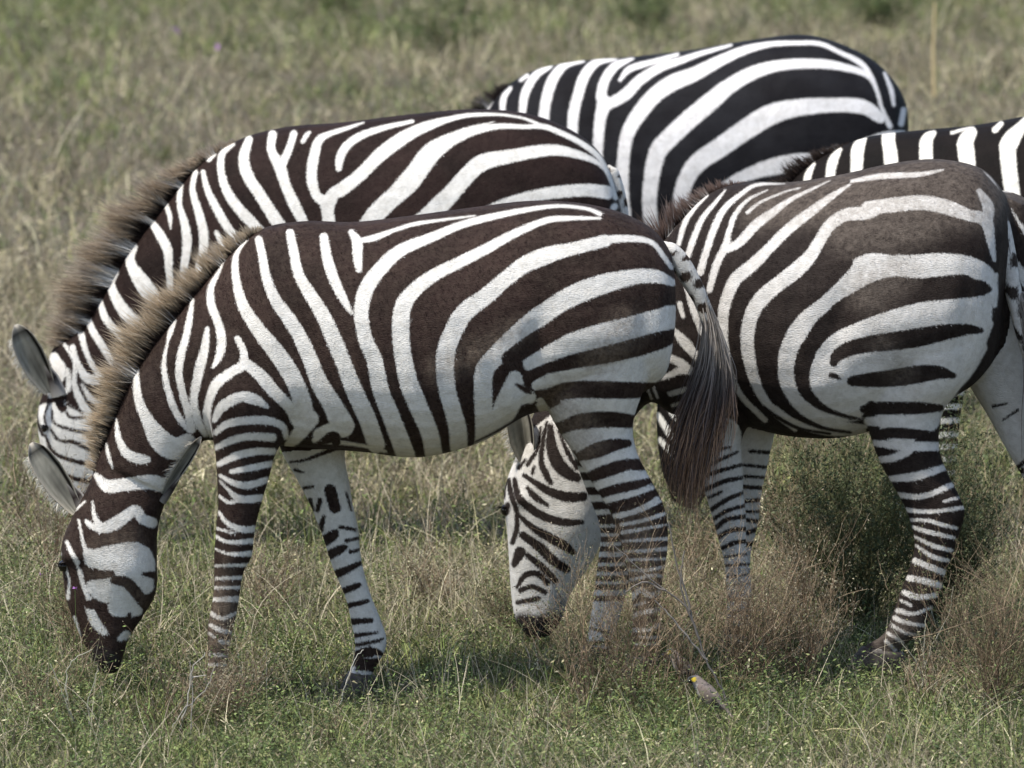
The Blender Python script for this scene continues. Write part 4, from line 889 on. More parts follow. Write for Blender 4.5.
D_ops = [('w', s) for s in Dw + D_fill] + [('k', s) for s in D_blk + Dk]
D_far = [('k', S(w_, (400, 45, 8), (480, 50, 8))), ('k', S(w_, (375, 100, 7), (470, 110, 7))), ('k', S(w_, (380, 145, 7), (455, 150, 7))), ('k', S(w_, (375, 187, 9), (445, 192, 9))), ('k', S(w_, (380, 245, 9), (440, 240, 9))), ('k', S(w_, (385, 286, 7), (437, 286, 7))),
         ('k', S(w_, (385, 320, 9), (435, 326, 9))), ('k', S(w_, (390, 372, 11), (430, 356, 10))), ('k', S(w_, (370, 420, 10), (410, 415, 10))), ('k', S(w_, (360, 500, 8), (400, 500, 8))), ('k', S(w_, (350, 600, 10), (405, 600, 10))),
         ('k', S(u_, (900, 585, 7), (955, 575, 4))), ('k', S(u_, (940, 640, 4), (1000, 600, 6))), ('k', S(v_, (1000, 270, 10), (1040, 235, 8)))] + rings(1010, 1080, 470, 650, 11, 3, 1, 'k', 1, 13) + [('k', R((1008, 186, 7), (1020, 205, 9), (1034, 225, 9), (1050, 245, 8))), ('k', R((1002, 205, 6), (1014, 235, 9), (1030, 262, 9), (1050, 280, 8))), ('k', R((1006, 262, 6), (1020, 296, 8), (1050, 312, 8)))]
zD, fD = build_zebra(frD, D_trunk, D_head, [(D_fn, -.11), (D_ff, .11), (D_hn, -.13), (D_hf, .13)], M_coatD, D_ops, -5, D_far,
                     ([690, 735, 772, 810, 870, 940, 965, 985, 1004, 1012], [422, 424, 433, 440, 434, 405, 380, 350, 330, 190]),
                     'dusty backed zebra on the right, head down behind the nearest zebra', voxel=.0052,
                     relief=[(838, 320, 16, 42, 14, -.018), (822, 385, 28, 16, -25, .010), (905, 190, 24, 12, 0, .010), (900, 320, 44, 32, 0, .010), (965, 330, 10, 55, 6, -.008), (905, 395, 14, 26, -8, -.008), (927, 508, 8, 16, 0, -.008), (950, 500, 8, 10, 0, .006),
                             (750, 260, 9, 50, -18, -.007), (578, 520, 18, 26, 0, .010), (545, 545, 8, 40, 0, -.006), (520, 500, 9, 8, 0, .012), (722, 470, 7, 26, 0, .005)] + [(735 + 24 * q, 300 - 2 * q, 7, 60, 0, .003) for q in range(4)], fur=110000, furcol=((.015, .010, .009), (.68, .655, .615)),
                     dust=[R((850, 205, 40), (940, 190, 50), (985, 200, 40)), R((760, 210, 30), (840, 195, 40)), R((850, 230, 36), (920, 215, 40)), R((870, 290, 34), (900, 270, 30)), R((880, 340, 20), (900, 370, 24)), R((870, 665, 30), (905, 635, 30)), R((738, 560, 8), (738, 640, 40))],
                     muzzle=[S(z_, (250, 565, 50), (320, 585, 60), (360, 560, 44)), S(z_, (400, 500, 24), (385, 470, 16)), R((508, 512, 2.5), (509, 506, 2)), R((518, 628, 12), (535, 630, 18), (556, 622, 16))])
make_mane(frD, zD, [((745, 183), (745, 179)), ((712, 192), (706, 182)), ((690, 210), (678, 198)), ((672, 232), (664, 196)), ((655, 253), (638, 222)), ((632, 282), (612, 255)), ((605, 317), (582, 295)), ((578, 354), (555, 335)), ((556, 385), (536, 368)), ((545, 400), (530, 388))], fD, 5200, (.22, .15, .12))
make_ear(frD, zD, (527, 464), (519, 400), -.05, -.075, .044, -1, (.70, .68, .60), open_=.9)
make_ear(frD, zD, (545, 420), (560, 365), .05, .09, .034, -1)
make_eye(frD, zD, (507, 510), -.030, .018); make_eye(frD, zD, (513, 508), .046, .016)
make_tail(frD, zD, [(990, 196), (1000, 222), (1007, 255), (1013, 290), (1021, 330), (1030, 370)], [.018, .026, .026, .024, .018, .01], -.03,
          [[(1018, 290), (1028, 340), (1036, 400), (1036, 470), (1030, 520)], [(1022, 292), (1040, 340), (1052, 400), (1050, 470), (1042, 525)]], 2400, M_coatD, [(.40, .36, .32), (.12, .10, .095), (.36, .23, .15)])

# ============================================================ ZEBRA E: far right, cut by the frame
WB = 0.3
frE = Frame(1010, 23.1, 2)
kE = F / 23.1
E_trunk = [((1316, 200), (1314, 240), .07), ((1308, 165), (1308, 275), .15), ((1290, 138), (1290, 300), .22), ((1250, 117), (1252, 320), .27), ((1190, 107), (1195, 335), .30), ((1115, 107), (1120, 345), .31), ((1040, 114), (1045, 350), .31), ((975, 125), (980, 350), .30),
           ((920, 130), (918, 347), .265), ((872, 136), (865, 345), .21), ((835, 149), (830, 348), .165), ((800, 172), (808, 358), .135), ((768, 212), (792, 375), .112), ((738, 255), (768, 394), .10), ((710, 298), (748, 408), .088)]
E_head = [((712, 290), (750, 400), .07), ((690, 328), (744, 412), .085), ((670, 362), (740, 430), .097), ((658, 398), (736, 455), .098), ((657, 435), (722, 474), .085), ((662, 470), (708, 492), .066), ((672, 500), (696, 510), .042)]
E_legs = [(generic_fore(945, 345, 552, kE), -.12), (generic_fore(905, 345, 546, kE), .12), (generic_hind(1260, 325, 552, kE), -.13), (generic_hind(1280, 325, 546, kE), .13)]
Ew = [S(t_, (150, 330, 14), (160, 262, 15), (184, 215, 7)), S(t_, (245, 420, 20), (250, 255, 20), (262, 200, 20), (288, 158, 9)), S(t_, (350, 420, 24), (355, 225, 25), (360, 155, 26), (382, 112, 14)), S(t_, (500, 460, 28), (492, 205, 29), (482, 130, 27), (482, 92, 28)),
      S(t_, (640, 460, 28), (632, 185, 28), (636, 120, 25), (662, 92, 12)), S(t_, (820, 480, 30), (795, 190, 34), (790, 130, 33), (812, 90, 24)), S(t_, (735, 92, 7), (780, 78, 6), (822, 68, 3)), S(t_, (908, 80, 13), (932, 55, 11)),
      S(t_, (1000, 500, 30), (960, 190, 33), (970, 125, 36), (1010, 70, 22), (1030, 30, 6)), S(t_, (1120, 700, 34), (1090, 440, 36), (1080, 230, 38), (1110, 130, 36), (1180, 50, 24), (1260, 10, 8)),
      S(t_, (1240, 760, 34), (1220, 500, 36), (1230, 330, 38), (1290, 200, 36), (1400, 100, 28), (1520, 40, 16), (1700, 15, 8)), S(t_, (1370, 800, 34), (1370, 560, 36), (1420, 400, 38), (1520, 280, 36), (1660, 180, 28), (1820, 120, 20), (1980, 90, 10)),
      S(t_, (1520, 840, 34), (1560, 620, 36), (1660, 480, 38), (1800, 360, 36), (1950, 270, 28), (2100, 230, 16)), S(t_, (1720, 860, 32), (1800, 680, 34), (1950, 540, 34), (2140, 440, 24)), S(t_, (1850, 960, 30), (1980, 780, 32), (2160, 660, 26)),
      R((790, 200, 4), (800, 250, 5), (800, 340, 5)), R((762, 230, 4), (775, 290, 5), (782, 360, 5)), R((735, 270, 4), (750, 320, 5), (762, 385, 5)), R((712, 305, 4), (728, 350, 5), (745, 400, 5)),
      R((672, 370, 3), (690, 400, 4.5), (730, 420, 5)), R((662, 392, 3), (680, 420, 4.5), (722, 440, 5)), R((658, 415, 3), (676, 440, 4), (715, 460, 4.5)), R((660, 440, 3), (680, 460, 4), (705, 475, 4)), R((690, 345, 3), (705, 375, 4), (735, 405, 5))]
E_ops = [('w', s) for s in Ew] + rings(870, 985, 352, 548, 13, 3.2, 1, 'w', 1, 14) + rings(1215, 1330, 340, 548, 13, 3.4, 1, 'w', 1, 15)
zE, fE = build_zebra(frE, E_trunk, E_head, E_legs, M_coatE, E_ops, -5, rings(870, 985, 352, 548, 12, 3.2, 1, 'k', 1, 16) + rings(1215, 1330, 340, 548, 13, 3.4, 1, 'k', 1, 17), ([0, 1400], [356, 356]),
                     'half hidden zebra whose black and cream back shows at the right edge', voxel=.0075, smooth=6, muzzle=[R((678, 490, 8), (685, 508, 16))])
make_mane(frE, zE, [((850, 143), (850, 140)), ((830, 151), (824, 146)), ((812, 162), (802, 154)), ((795, 178), (780, 165)), ((768, 212), (750, 195)), ((738, 255), (718, 238)), ((712, 295), (694, 280))], fE, 3600, (.07, .05, .04))
make_ear(frE, zE, (698, 330), (672, 276), -.06, -.10, .034, -1); make_ear(frE, zE, (704, 326), (702, 268), .06, .10, .034, -1)
make_eye(frE, zE, (670, 392), -.075); make_eye(frE, zE, (670, 392), .075)
make_tail(frE, zE, [(1305, 165), (1316, 190), (1322, 225), (1324, 260), (1325, 290)], [.024, .022, .02, .016, .01], 0.0,
          [[(1322, 240), (1326, 290), (1324, 350), (1320, 410)], [(1324, 245), (1334, 300), (1334, 360), (1328, 415)]], 1400, M_coatE, [(.40, .36, .32), (.12, .10, .095), (.36, .23, .15)])

# ============================================================ GROUND
def ground():
    xs = np.unique(np.concatenate([np.linspace(-400, -12, 30), np.linspace(-12, 12, 160), np.linspace(12, 400, 30)]))
    ys = np.unique(np.concatenate([np.linspace(-60, 10, 12), np.linspace(10, 34, 180), np.linspace(34, 80, 60), np.linspace(80, 900, 40)]))
    X, Y = np.meshgrid(xs, ys); Z = ground_z(X, Y)
    V = np.stack([X, Y, Z], -1).reshape(-1, 3); nx, ny = len(xs), len(ys)
    i = np.arange(ny - 1)[:, None]; k = np.arange(nx - 1)[None]
    q = np.stack([i * nx + k, i * nx + k + 1, (i + 1) * nx + k + 1, (i + 1) * nx + k], -1).reshape(-1, 4)
    m, nt, P = new_mat('dry_soil'); N = nt.nodes.new; L = nt.links.new
    tc = N('ShaderNodeTexCoord'); n1 = N('ShaderNodeTexNoise'); n1.inputs['Scale'].default_value = 2.2; n1.inputs['Detail'].default_value = 10; n1.inputs['Roughness'].default_value = .7
    n2 = N('ShaderNodeTexNoise'); n2.inputs['Scale'].default_value = 38; n2.inputs['Detail'].default_value = 8
    L(tc.outputs['Object'], n1.inputs['Vector']); L(tc.outputs['Object'], n2.inputs['Vector'])
    cr = N('ShaderNodeValToRGB'); cr.color_ramp.elements[0].position = .35; cr.color_ramp.elements[0].color = (.085, .08, .045, 1)
    cr.color_ramp.elements[1].position = .65; cr.color_ramp.elements[1].color = (.17, .135, .085, 1)
    L(n1.outputs['Fac'], cr.inputs[0])
    mx = N('ShaderNodeMix'); mx.data_type = 'RGBA'; mx.blend_type = 'MULTIPLY'; mx.inputs[0].default_value = .7
    L(cr.outputs[0], mx.inputs[6]); L(n2.outputs['Color'], mx.inputs[7]); L(mx.outputs[2], P.inputs['Base Color'])
    b = N('ShaderNodeBump'); b.inputs['Distance'].default_value = .02; L(n2.outputs['Fac'], b.inputs['Height']); L(b.outputs[0], P.inputs['Normal'])
    P.inputs['Roughness'].default_value = .95
    o = link('ground', mesh_np('ground', V, q, 4), m); tag(o, kind='structure')
ground()

# ============================================================ VEGETATION
GREEN = np.array([[.105, .135, .040], [.14, .165, .055], [.07, .10, .032], [.19, .20, .07]])
TAN = np.array([[.35, .31, .175], [.25, .22, .125], [.47, .43, .28], [.17, .145, .085]])
GREY = np.array([[.21, .17, .125], [.13, .10, .075], [.32, .27, .20]])

def scatter(n, y0, y1, k0, margin):
    """points over the strip of land the picture looks at, a little wider than the view"""
    y = np.sqrt(rng.uniform(y0 * y0, y1 * y1, n)) if k0 else rng.uniform(y0, y1, n)
    hw = y * 512 / F + margin
    x = rng.uniform(-1, 1, n) * hw
    return x, y

def blades(x, y, H, W, lean, curve, col, tipcol=None, levels=4, z0=None):
    n = len(x); z = ground_z(x, y) if z0 is None else z0
    a = rng.uniform(0, 2 * pi, n); d = np.stack([np.cos(a), np.sin(a), np.zeros(n)], 1)
    up = np.array([0, 0, 1.0])
    P0 = np.stack([x, y, z - .005], 1)
    DIR = up[None] + d * lean[:, None]; DIR /= np.linalg.norm(DIR, axis=1)[:, None]
    b = rng.uniform(0, 2 * pi, n); bend = np.stack([np.cos(b), np.sin(b), -.4 * np.ones(n)], 1) * curve[:, None]
    s = rng.uniform(0, 2 * pi, n); side = np.stack([np.cos(s), np.sin(s) * .4, np.zeros(n)], 1)
    side /= np.linalg.norm(side, axis=1)[:, None]
    return hair_ribbons(P0, DIR, H, bend, W, col, col if tipcol is None else tipcol, levels, side)

def pick(pal, n, var=.4):
    return pal[rng.integers(0, len(pal), n)] * np.exp(rng.normal(0, var, n))[:, None].clip(.35, 1.7)

def stuff(name, parts, label, cat, mat=None):
    V, Fc, Np = merge([p[:3] for p in parts])
    me = mesh_np(name, V, Fc, Np); color_attr(me, 'col', np.vstack([p[3] for p in parts]))
    o = link(name, me, mat or M_veg); tag(o, label, cat, kind='stuff'); return o

def trample(x, y):        # grass nibbled and trodden short round two of the hooves
    k = 1 - .75 * np.exp(-((x - gx(364, 20)) / .16) ** 2 - ((y - 19.85) / .30) ** 2)
    return k * (1 - .75 * np.exp(-((x - gx(880, 20.3)) / .20) ** 2 - ((y - 20.15) / .30) ** 2))
def gx(px, D): return (px - 512) / F * D
def greenness(x, y):      # where the turf is fresh: a band in the foreground, patches beyond
    g = fbm(x * .9, y * .35, 21) + np.where(y > 26, .9 * (fbm(x * .28, y * .10, 81) - .5), 0)
    g = g + .30 * np.exp(-((y - 19.1) / .9) ** 2) + .12 * np.exp(-((y - 20.6) / .7) ** 2) + .25 * np.exp(-((y - 52) / 7.) ** 2) - .10 * np.exp(-((y - 22.5) / 1.5) ** 2)
    return g

parts = []
# short green turf
for (n, y0, y1, hs, ws, mg) in ((150000, 16.9, 22.5, 1.0, 1.0, 1.7), (90000, 22.5, 32, 1.5, 1.5, 2.3), (60000, 32, 62, 2.4, 2.6, 2.5)):
    x, y = scatter(n, y0, y1, 1, mg); g = greenness(x, y)
    keep = rng.random(n) < np.clip((g - .36) * 2.3, .08, .9); x, y, g = x[keep], y[keep], g[keep]; m = len(x)
    c = pick(GREEN, m); c = c * (.45 + 1.1 * fbm(x * 4, y * 3, 31))[:, None]
    parts.append(blades(x, y, (rng.gamma(4, .0125 * hs, m) + .01) * trample(x, y), rng.uniform(.0009, .0022, m) * ws, rng.uniform(.1, 1.1, m), rng.uniform(0, .7, m), c, c * 1.15, 4))
stuff('grass', parts, 'short green grass between the dry stems', 'grass')
parts = []
for (n, y0, y1, hs, ws, mg) in ((270000, 16.9, 22.5, 1.15, 1.0, 1.7), (165000, 22.5, 32, 1.6, 1.5, 2.3), (110000, 32, 62, 2.3, 2.8, 2.5)):
    x, y = scatter(n, y0, y1, 1, mg); g = greenness(x, y)
    keep = rng.random(n) < np.clip(1.25 - g * 1.15, .22, 1); x, y = x[keep], y[keep]; m = len(x)
    grey = rng.random(m) < .45 + .4 * (fbm(x * .8, y * .5, 41) - .5) * 2
    c = np.where(grey[:, None], pick(GREY, m), pick(TAN, m))
    tall = fbm(x * 1.6, y * .8, 51)
    low = 1 - .45 * np.exp(-((y - 19.9) / .9) ** 2)
    H = rng.gamma(3.2, .022 * hs, m) * (.5 + 1.1 * tall) * low + .02
    parts.append(blades(x, y, np.minimum(H, .34) * trample(x, y), rng.uniform(.0006, .0013, m) * ws, np.abs(rng.normal(0, 1.3, m)), rng.uniform(0, 1.3, m), c, c * 1.1, 5))
for (nc, per, y0, y1, mg, ws) in ((2100, 26, 16.9, 22.5, 1.7, 1.0), (1650, 26, 22.5, 32, 2.3, 1.4), (1100, 26, 32, 60, 2.5, 2.3)):
    x, y = scatter(nc, y0, y1, 1, mg); kind = rng.random(nc); g = greenness(x, y); grn = kind < np.clip(g * 1.2 - .1, .1, .8)
    sz = rng.uniform(.4, 1.3, nc) * trample(x, y); shade = np.exp(rng.normal(-.1, .45, nc))
    X = np.repeat(x, per) + rng.normal(0, .022 * ws, nc * per); Y = np.repeat(y, per) + rng.normal(0, .022 * ws, nc * per)
    c = np.where(np.repeat(grn, per)[:, None], pick(GREEN, nc * per, .25), pick(GREY * .5 + TAN[:3] * .5, nc * per, .3)) * np.repeat(shade, per)[:, None]
    parts.append(blades(X, Y, rng.uniform(.03, .15, nc * per) * np.repeat(sz, per) * ws ** .5, rng.uniform(.0009, .0021, nc * per) * ws, np.abs(rng.normal(0, .9, nc * per)), rng.uniform(0, 1.2, nc * per), c, c * 1.1, 5))
for (n, y0, y1, mg, ws) in ((5200, 17.8, 22.5, 1.1, 1.0), (3600, 22.5, 32, 1.6, 1.4), (3000, 32, 60, 2.5, 2.2)):
    x, y = scatter(n, y0, y1, 1, mg); keep = (rng.random(n) < np.clip((fbm(x * 1.3, y * .9, 71) - .3) * 3, .05, 1)); x, y = x[keep], y[keep]; m = len(x)
    c = np.array([.50, .44, .32]) * rng.uniform(.45, 1.25, m)[:, None]
    parts.append(blades(x, y, rng.uniform(.10, .34, m) * ws ** .5 * np.where((y > 19.2) & (y < 20.8), .7, 1), rng.uniform(.0007, .0014, m) * ws, np.abs(rng.normal(0, .6, m)), rng.uniform(0, .9, m), c, c, 8))
stuff('dry_grass', parts, 'dry tan and grey grass stems over the whole plain', 'dry grass')

# small leaved herbs: tiny leaves on the ground and up fine stems
def leaves(x, y, z, size, col, flat=.5):
    n = len(x); P = np.stack([x, y, z], 1)
    a = rng.normal(size=(n, 3)); a[:, 2] *= flat; a /= np.linalg.norm(a, axis=1)[:, None]
    nrm = rng.normal(size=(n, 3)) * 1.0 + np.array([0, -.1, .8]); b = np.cross(nrm, a); b /= np.linalg.norm(b, axis=1)[:, None]
    s = size[:, None]
    V = np.stack([P, P + a * s * .5 + b * s * .17, P + a * s, P + a * s * .5 - b * s * .17], 1).reshape(-1, 3)
    q = np.arange(n * 4).reshape(-1, 4)
    return V, q.ravel(), np.full(n, 4), np.repeat(col, 4, axis=0)
parts = []
for (n, y0, y1, sz, mg) in ((580000, 16.9, 22.5, 1.0, 1.7), (300000, 22.5, 32, 1.35, 2.3), (170000, 32, 62, 2.3, 2.5)):
    x, y = scatter(n, y0, y1, 1, mg); g = greenness(x, y); cl = fbm(x * 6, y * 4.5, 61)
    keep = rng.random(n) < np.clip((cl - .42) * 5 * (.5 + g), .05, 1); x, y, g = x[keep], y[keep], g[keep]; m = len(x)
    hgt = rng.gamma(2, .026, m) * (sz ** .6) * (.4 + 1.2 * cl[keep])
    isg = rng.random(m) < np.clip(g * 1.9 - .35, .15, .92)
    c = np.where(isg[:, None], pick(np.array([[.13, .18, .055], [.17, .21, .075], [.085, .12, .04], [.17, .18, .075], [.05, .075, .03]]), m), pick(TAN, m))
    parts.append(leaves(x, y, ground_z(x, y) + np.minimum(hgt, .2) * trample(x, y), rng.uniform(.007, .016, m) * sz, c))
stuff('ground_cover', parts, 'low small leaved herbs mixed into the grass', 'ground cover')

# ---- single plants: branching twiggy weeds
def twig_plant(name, cx, cy, height, spread, nstem, depth, pal, leafpal, nleaf, leafsize, seed, thick=.0016, wander=.17):
    R_ = random.Random(seed); g = float(ground_z(cx, cy)); tubes = []; cols = []; tips = []
    def grow(p, d, ln, r, lev):
        n = 5; pts = [p]; q = p.copy(); dd = d.copy()
        for _ in range(n):
            dd = dd + np.array([R_.gauss(0, wander), R_.gauss(0, wander), R_.gauss(0, wander * .6) + .02]); dd /= np.linalg.norm(dd)
            q = q + dd * ln / n; pts.append(q)
            if lev >= 1: tips.append(q)
        v, f, nn = tube(np.array(pts), np.linspace(r, r * .55, n + 1), 3)
        c = pal[R_.randrange(len(pal))] * R_.uniform(.45, 1.6)
        tubes.append((v, f, nn)); cols.append(np.tile(c, (len(v), 1)))
        if lev < depth:
            for _ in range(R_.choice((2, 3, 3, 4))):
                i = R_.randrange(1, n + 1)
                nd = dd * .8 + np.array([R_.gauss(0, .42), R_.gauss(0, .42), R_.gauss(.30, .3)]); nd /= np.linalg.norm(nd)
                grow(pts[i], nd, ln * R_.uniform(.45, .75), r * .6, lev + 1)
    for _ in range(nstem):
        a = R_.uniform(0, 2 * pi); sp = spread * R_.random() ** .6 / height
        d = np.array([math.cos(a) * sp, math.sin(a) * sp, 1.0]); d /= np.linalg.norm(d)
        grow(np.array([R_.gauss(0, .02), R_.gauss(0, .02), -.005]), d, height * R_.uniform(.4, .75), thick, 0)
    V, Fc, Np = merge(tubes)
    me = mesh_np(name, V, Fc, Np); color_attr(me, 'col', np.vstack(cols))
    o = link(name, me, M_twig); o.location = (cx, cy, g)
    if nleaf:
        T = np.array(tips); idx = rng.integers(0, len(T), nleaf); Pq = T[idx] + rng.normal(0, .008, (nleaf, 3))
        v, f, nn, c = leaves(Pq[:, 0], Pq[:, 1], np.maximum(Pq[:, 2], .004), rng.uniform(.6, 1.3, nleaf) * leafsize, pick(leafpal, nleaf, .3), 1.0)
        me2 = mesh_np('foliage', v, f, nn); color_attr(me2, 'col', c); link('foliage', me2, M_veg, o)
    return o

DRYL = np.array([[.25, .22, .15], [.19, .17, .12], [.32, .29, .20]])
OLIVE = np.array([[.12, .13, .06], [.09, .11, .05], [.17, .16, .08]])
DKGREEN = np.array([[.07, .09, .04], [.09, .11, .055], [.05, .07, .035]])
def gx(px, D): return (px - 512) / F * D
RUST = np.array([[.25, .20, .14], [.21, .17, .125], [.32, .28, .20], [.18, .17, .10]])
weeds = [  # name, px, distance, height, spread, stems, depth, leaf palette, leaves, size, label
    ('dry_weed', 632, 19.62, .46, .20, 16, 3, RUST, 1000, .007, 'reddish grey twiggy weed in front of the nearest zebra\'s hind legs', 'weed'),
    ('dry_weed', 672, 19.75, .40, .20, 14, 3, OLIVE, 1500, .008, 'thin weed just right of the nearest zebra\'s hind hoof', 'weed'),
    ('dry_weed', 588, 19.65, .42, .18, 18, 3, OLIVE, 2600, .008, 'olive weed between the lowered head and the nearest zebra\'s hind leg', 'weed'),
    ('dry_bush', 750, 19.95, .42, .24, 36, 3, RUST, 2800, .008, 'dense brown dry bush hiding the dusty zebra\'s front hooves', 'bush'),
    ('dry_bush', 802, 20.1, .40, .20, 28, 3, DRYL, 2200, .008, 'brown dry bush right of the one hiding the front hooves', 'bush'),
    ('dark_bush', 862, 21.15, .60, .30, 60, 3, DKGREEN, 17000, .012, 'dark green bush behind the dusty zebra\'s hind hoof', 'bush'),
    ('dark_bush', 945, 21.3, .54, .26, 50, 3, DKGREEN, 13000, .012, 'dark green bush right of the dusty zebra\'s hock', 'bush'),
    ('dry_bush', 810, 21.4, .62, .32, 40, 3, OLIVE, 4000, .010, 'olive brown bush under the dusty zebra\'s belly', 'bush'),
    ('dry_bush', 1000, 19.55, .55, .28, 44, 3, OLIVE, 6000, .008, 'tall dry bush at the right edge in the foreground', 'bush'),
    ('dry_weed', 930, 19.7, .22, .18, 14, 2, DRYL, 700, .008, 'low twiggy weed right of the dusty zebra\'s hoof in the foreground', 'weed'),
    ('dry_weed', 225, 19.45, .26, .18, 22, 3, DRYL, 2500, .008, 'pale dry weed hiding the nearest zebra\'s front hoof', 'weed'),
    ('dry_weed', 168, 19.4, .24, .14, 12, 2, DRYL, 500, .008, 'pale weed left of the one at the front hoof', 'weed'),
    ('dry_weed', 85, 20.5, .34, .20, 40, 3, OLIVE, 4200, .009, 'green brown weed right behind the nearest zebra\'s muzzle', 'weed'),
    ('dry_weed', 40, 19.5, .26, .18, 16, 2, OLIVE, 1200, .009, 'olive weed at the left edge in the foreground', 'weed'),
    ('dry_weed', 45, 22.2, .50, .24, 22, 2, DRYL, 1800, .009, 'dry weed in front of the second zebra\'s muzzle', 'weed'),
    ('dry_weed', 520, 21.1, .20, .16, 22, 3, OLIVE, 3200, .009, 'low weed behind the muzzle of the lowered head', 'weed'),
    ('dry_weed', 700, 22.2, .36, .22, 20, 2, OLIVE, 1500, .010, 'olive weed between the hanging tail and the zebra beyond', 'weed'),
    ('dry_weed', 955, 22.3, .44, .22, 20, 2, OLIVE, 1500, .010, 'weed standing before the half hidden zebra\'s foreleg', 'weed'),
    ('dry_weed', 560, 19.2, .14, .18, 14, 2, OLIVE, 900, .009, 'low olive weed on the turf at the bottom centre', 'weed'),
    ('dry_weed', 330, 19.1, .12, .16, 14, 2, OLIVE, 900, .009, 'low green weed below the nearest zebra\'s belly in the foreground', 'weed'),
    ('dry_weed', 430, 21.6, .30, .26, 22, 2, DRYL, 1400, .009, 'dry weed behind the nearest zebra\'s belly', 'weed'),
    ('dry_weed', 270, 21.5, .28, .22, 22, 2, DRYL, 1200, .009, 'dry weed seen between the nearest zebra\'s front legs', 'weed'),
]
for k, (nm, px, D, h, sp, ns, dp, lp, nl, ls, lab, cat) in enumerate(weeds):
    pal = GREY * np.array([1.05, .95, .85]) if lp is not DKGREEN else OLIVE * .6
    o = twig_plant(nm, gx(px, D), D, h, sp, ns, dp, pal, lp, nl, ls, 100 + k, .0017 if lp is not DKGREEN else .002)
    tag(o, lab, cat)

# distant scrub, each bush on its own
far = [(440, 47, .55, .9, 'wide green bush far behind the highest zebra\'s shoulder'), (545, 53, .5, .8, 'green bush at the top edge above the farthest zebra'),
       (330, 52, .45, .8, 'green bush at the top edge left of centre'), (200, 56, .5, .9, 'dark bush at the top edge on the left'),
       (880, 50, .5, .9, 'green bush at the top edge right of the farthest zebra\'s rump'), (1000, 55, .5, .9, 'bush at the upper right corner'), (720, 58, .5, .9, 'bush behind the farthest zebra\'s back'),
       (650, 50, .4, .8, 'olive bush just over the farthest zebra\'s withers')]
for k, (px, D, h, sp, lab) in enumerate(far):
    pal = np.array([[.09, .13, .045], [.11, .15, .055], [.15, .16, .07]])
    o = twig_plant('bush', gx(px, D), D, h, sp * .7, 26, 1, GREY * .7, pal, 2600, .030 if D > 30 else .018, 300 + k, .003)
    tag(o, lab, 'bush', 'green bushes on the plain beyond the zebras')

# traced single stems: dead branch, straw and stalks
def stems(name, lines, D, rad, col, label, cat, jitter=.01):
    tubes = []; cols = []; R_ = random.Random(len(lines) + int(D * 10))
    base = None; ps = []
    for ln in lines:
        pts = np.array([at_depth(q[0], q[1], D + (q[2] if len(q) > 2 else 0)) for q in ln]); ps.append(pts)
    allp = np.vstack(ps); o0 = np.array([allp[:, 0].mean(), D, 0.0])
    for ln, pts in zip(lines, ps):
        c = catmull(pts, 5) if len(pts) > 2 else pts
        c = c + np.array([[R_.gauss(0, .0015) for _ in range(3)] for _ in c])
        v, f, n = tube(c - o0, np.linspace(rad, rad * .5, len(c)), 5)
        tubes.append((v, f, n)); cols.append(np.tile(np.array(col) * R_.uniform(.8, 1.2), (len(v), 1)))
    V, Fc, Np = merge(tubes); me = mesh_np(name, V, Fc, Np); color_attr(me, 'col', np.vstack(cols))
    o = link(name, me, M_twig); o.location = o0; tag(o, label, cat); return o
stems('dead_branch', [[(738, 742), (722, 690), (706, 660), (690, 612), (664, 590), (640, 570), (614, 546)], [(700, 640), (686, 605), (676, 560), (668, 520)], [(706, 660), (690, 640), (672, 618), (655, 600)], [(664, 590), (645, 582), (625, 592)], [(690, 612), (682, 575), (684, 550)]],
      19.55, .0034, (.20, .18, .16), 'bare forked grey branch rising beside the nearest zebra\'s hind leg', 'branch')
stems('straw', [[(768, 735), (790, 738), (806, 748)], [(812, 732), (840, 729), (872, 731), (900, 737), (950, 738)], [(870, 731), (885, 722), (905, 735)]], 19.15, .0028, (.42, .36, .20), 'yellow straw stalks lying on the turf at lower right', 'straw')
stems('dry_stalk', [[(935, 96), (934, 50), (935, 2)]], 41, .014, (.50, .40, .22), 'tall yellow stalk standing alone at the upper right', 'stalk')
stems('dry_stalk', [[(922, 690), (925, 640), (927, 610)], [(924, 668), (935, 640), (950, 610), (953, 586)], [(926, 690), (915, 660), (900, 640), (890, 620)]], 19.9, .0022, (.27, .26, .20), 'thin curved stalks crossing the dusty zebra\'s hind hoof', 'stalk')
stems('dry_stalk', [[(340, 705), (347, 680), (355, 660), (364, 648)]], 19.8, .0022, (.40, .38, .32), 'pale stalk crossing the nearest zebra\'s stepping front hoof', 'stalk')
stems('dry_stalk', [[(75, 722), (65, 700), (58, 682), (50, 664)], [(92, 735), (88, 705), (95, 680), (98, 668)], [(68, 700), (66, 680), (72, 662), (92, 650)]], 19.3, .002, (.36, .35, .27), 'pale curved stalks below the nearest zebra\'s muzzle', 'stalk')
stems('dry_stalk', [[(180, 730), (188, 700), (192, 670), (206, 652)], [(170, 735), (182, 712), (205, 690), (215, 665)], [(190, 740), (192, 700), (190, 660)], [(192, 676), (206, 675)]], 19.3, .0018, (.42, .39, .34), 'whitish dry stalks left of the nearest zebra\'s hidden hoof', 'stalk')
stems('dry_stalk', [[(975, 572), (975, 520), (976, 470), (978, 440)], [(976, 470), (984, 445), (990, 420)]], 21.5, .0024, (.25, .20, .13), 'upright stalk right of the dusty zebra\'s hock', 'stalk')

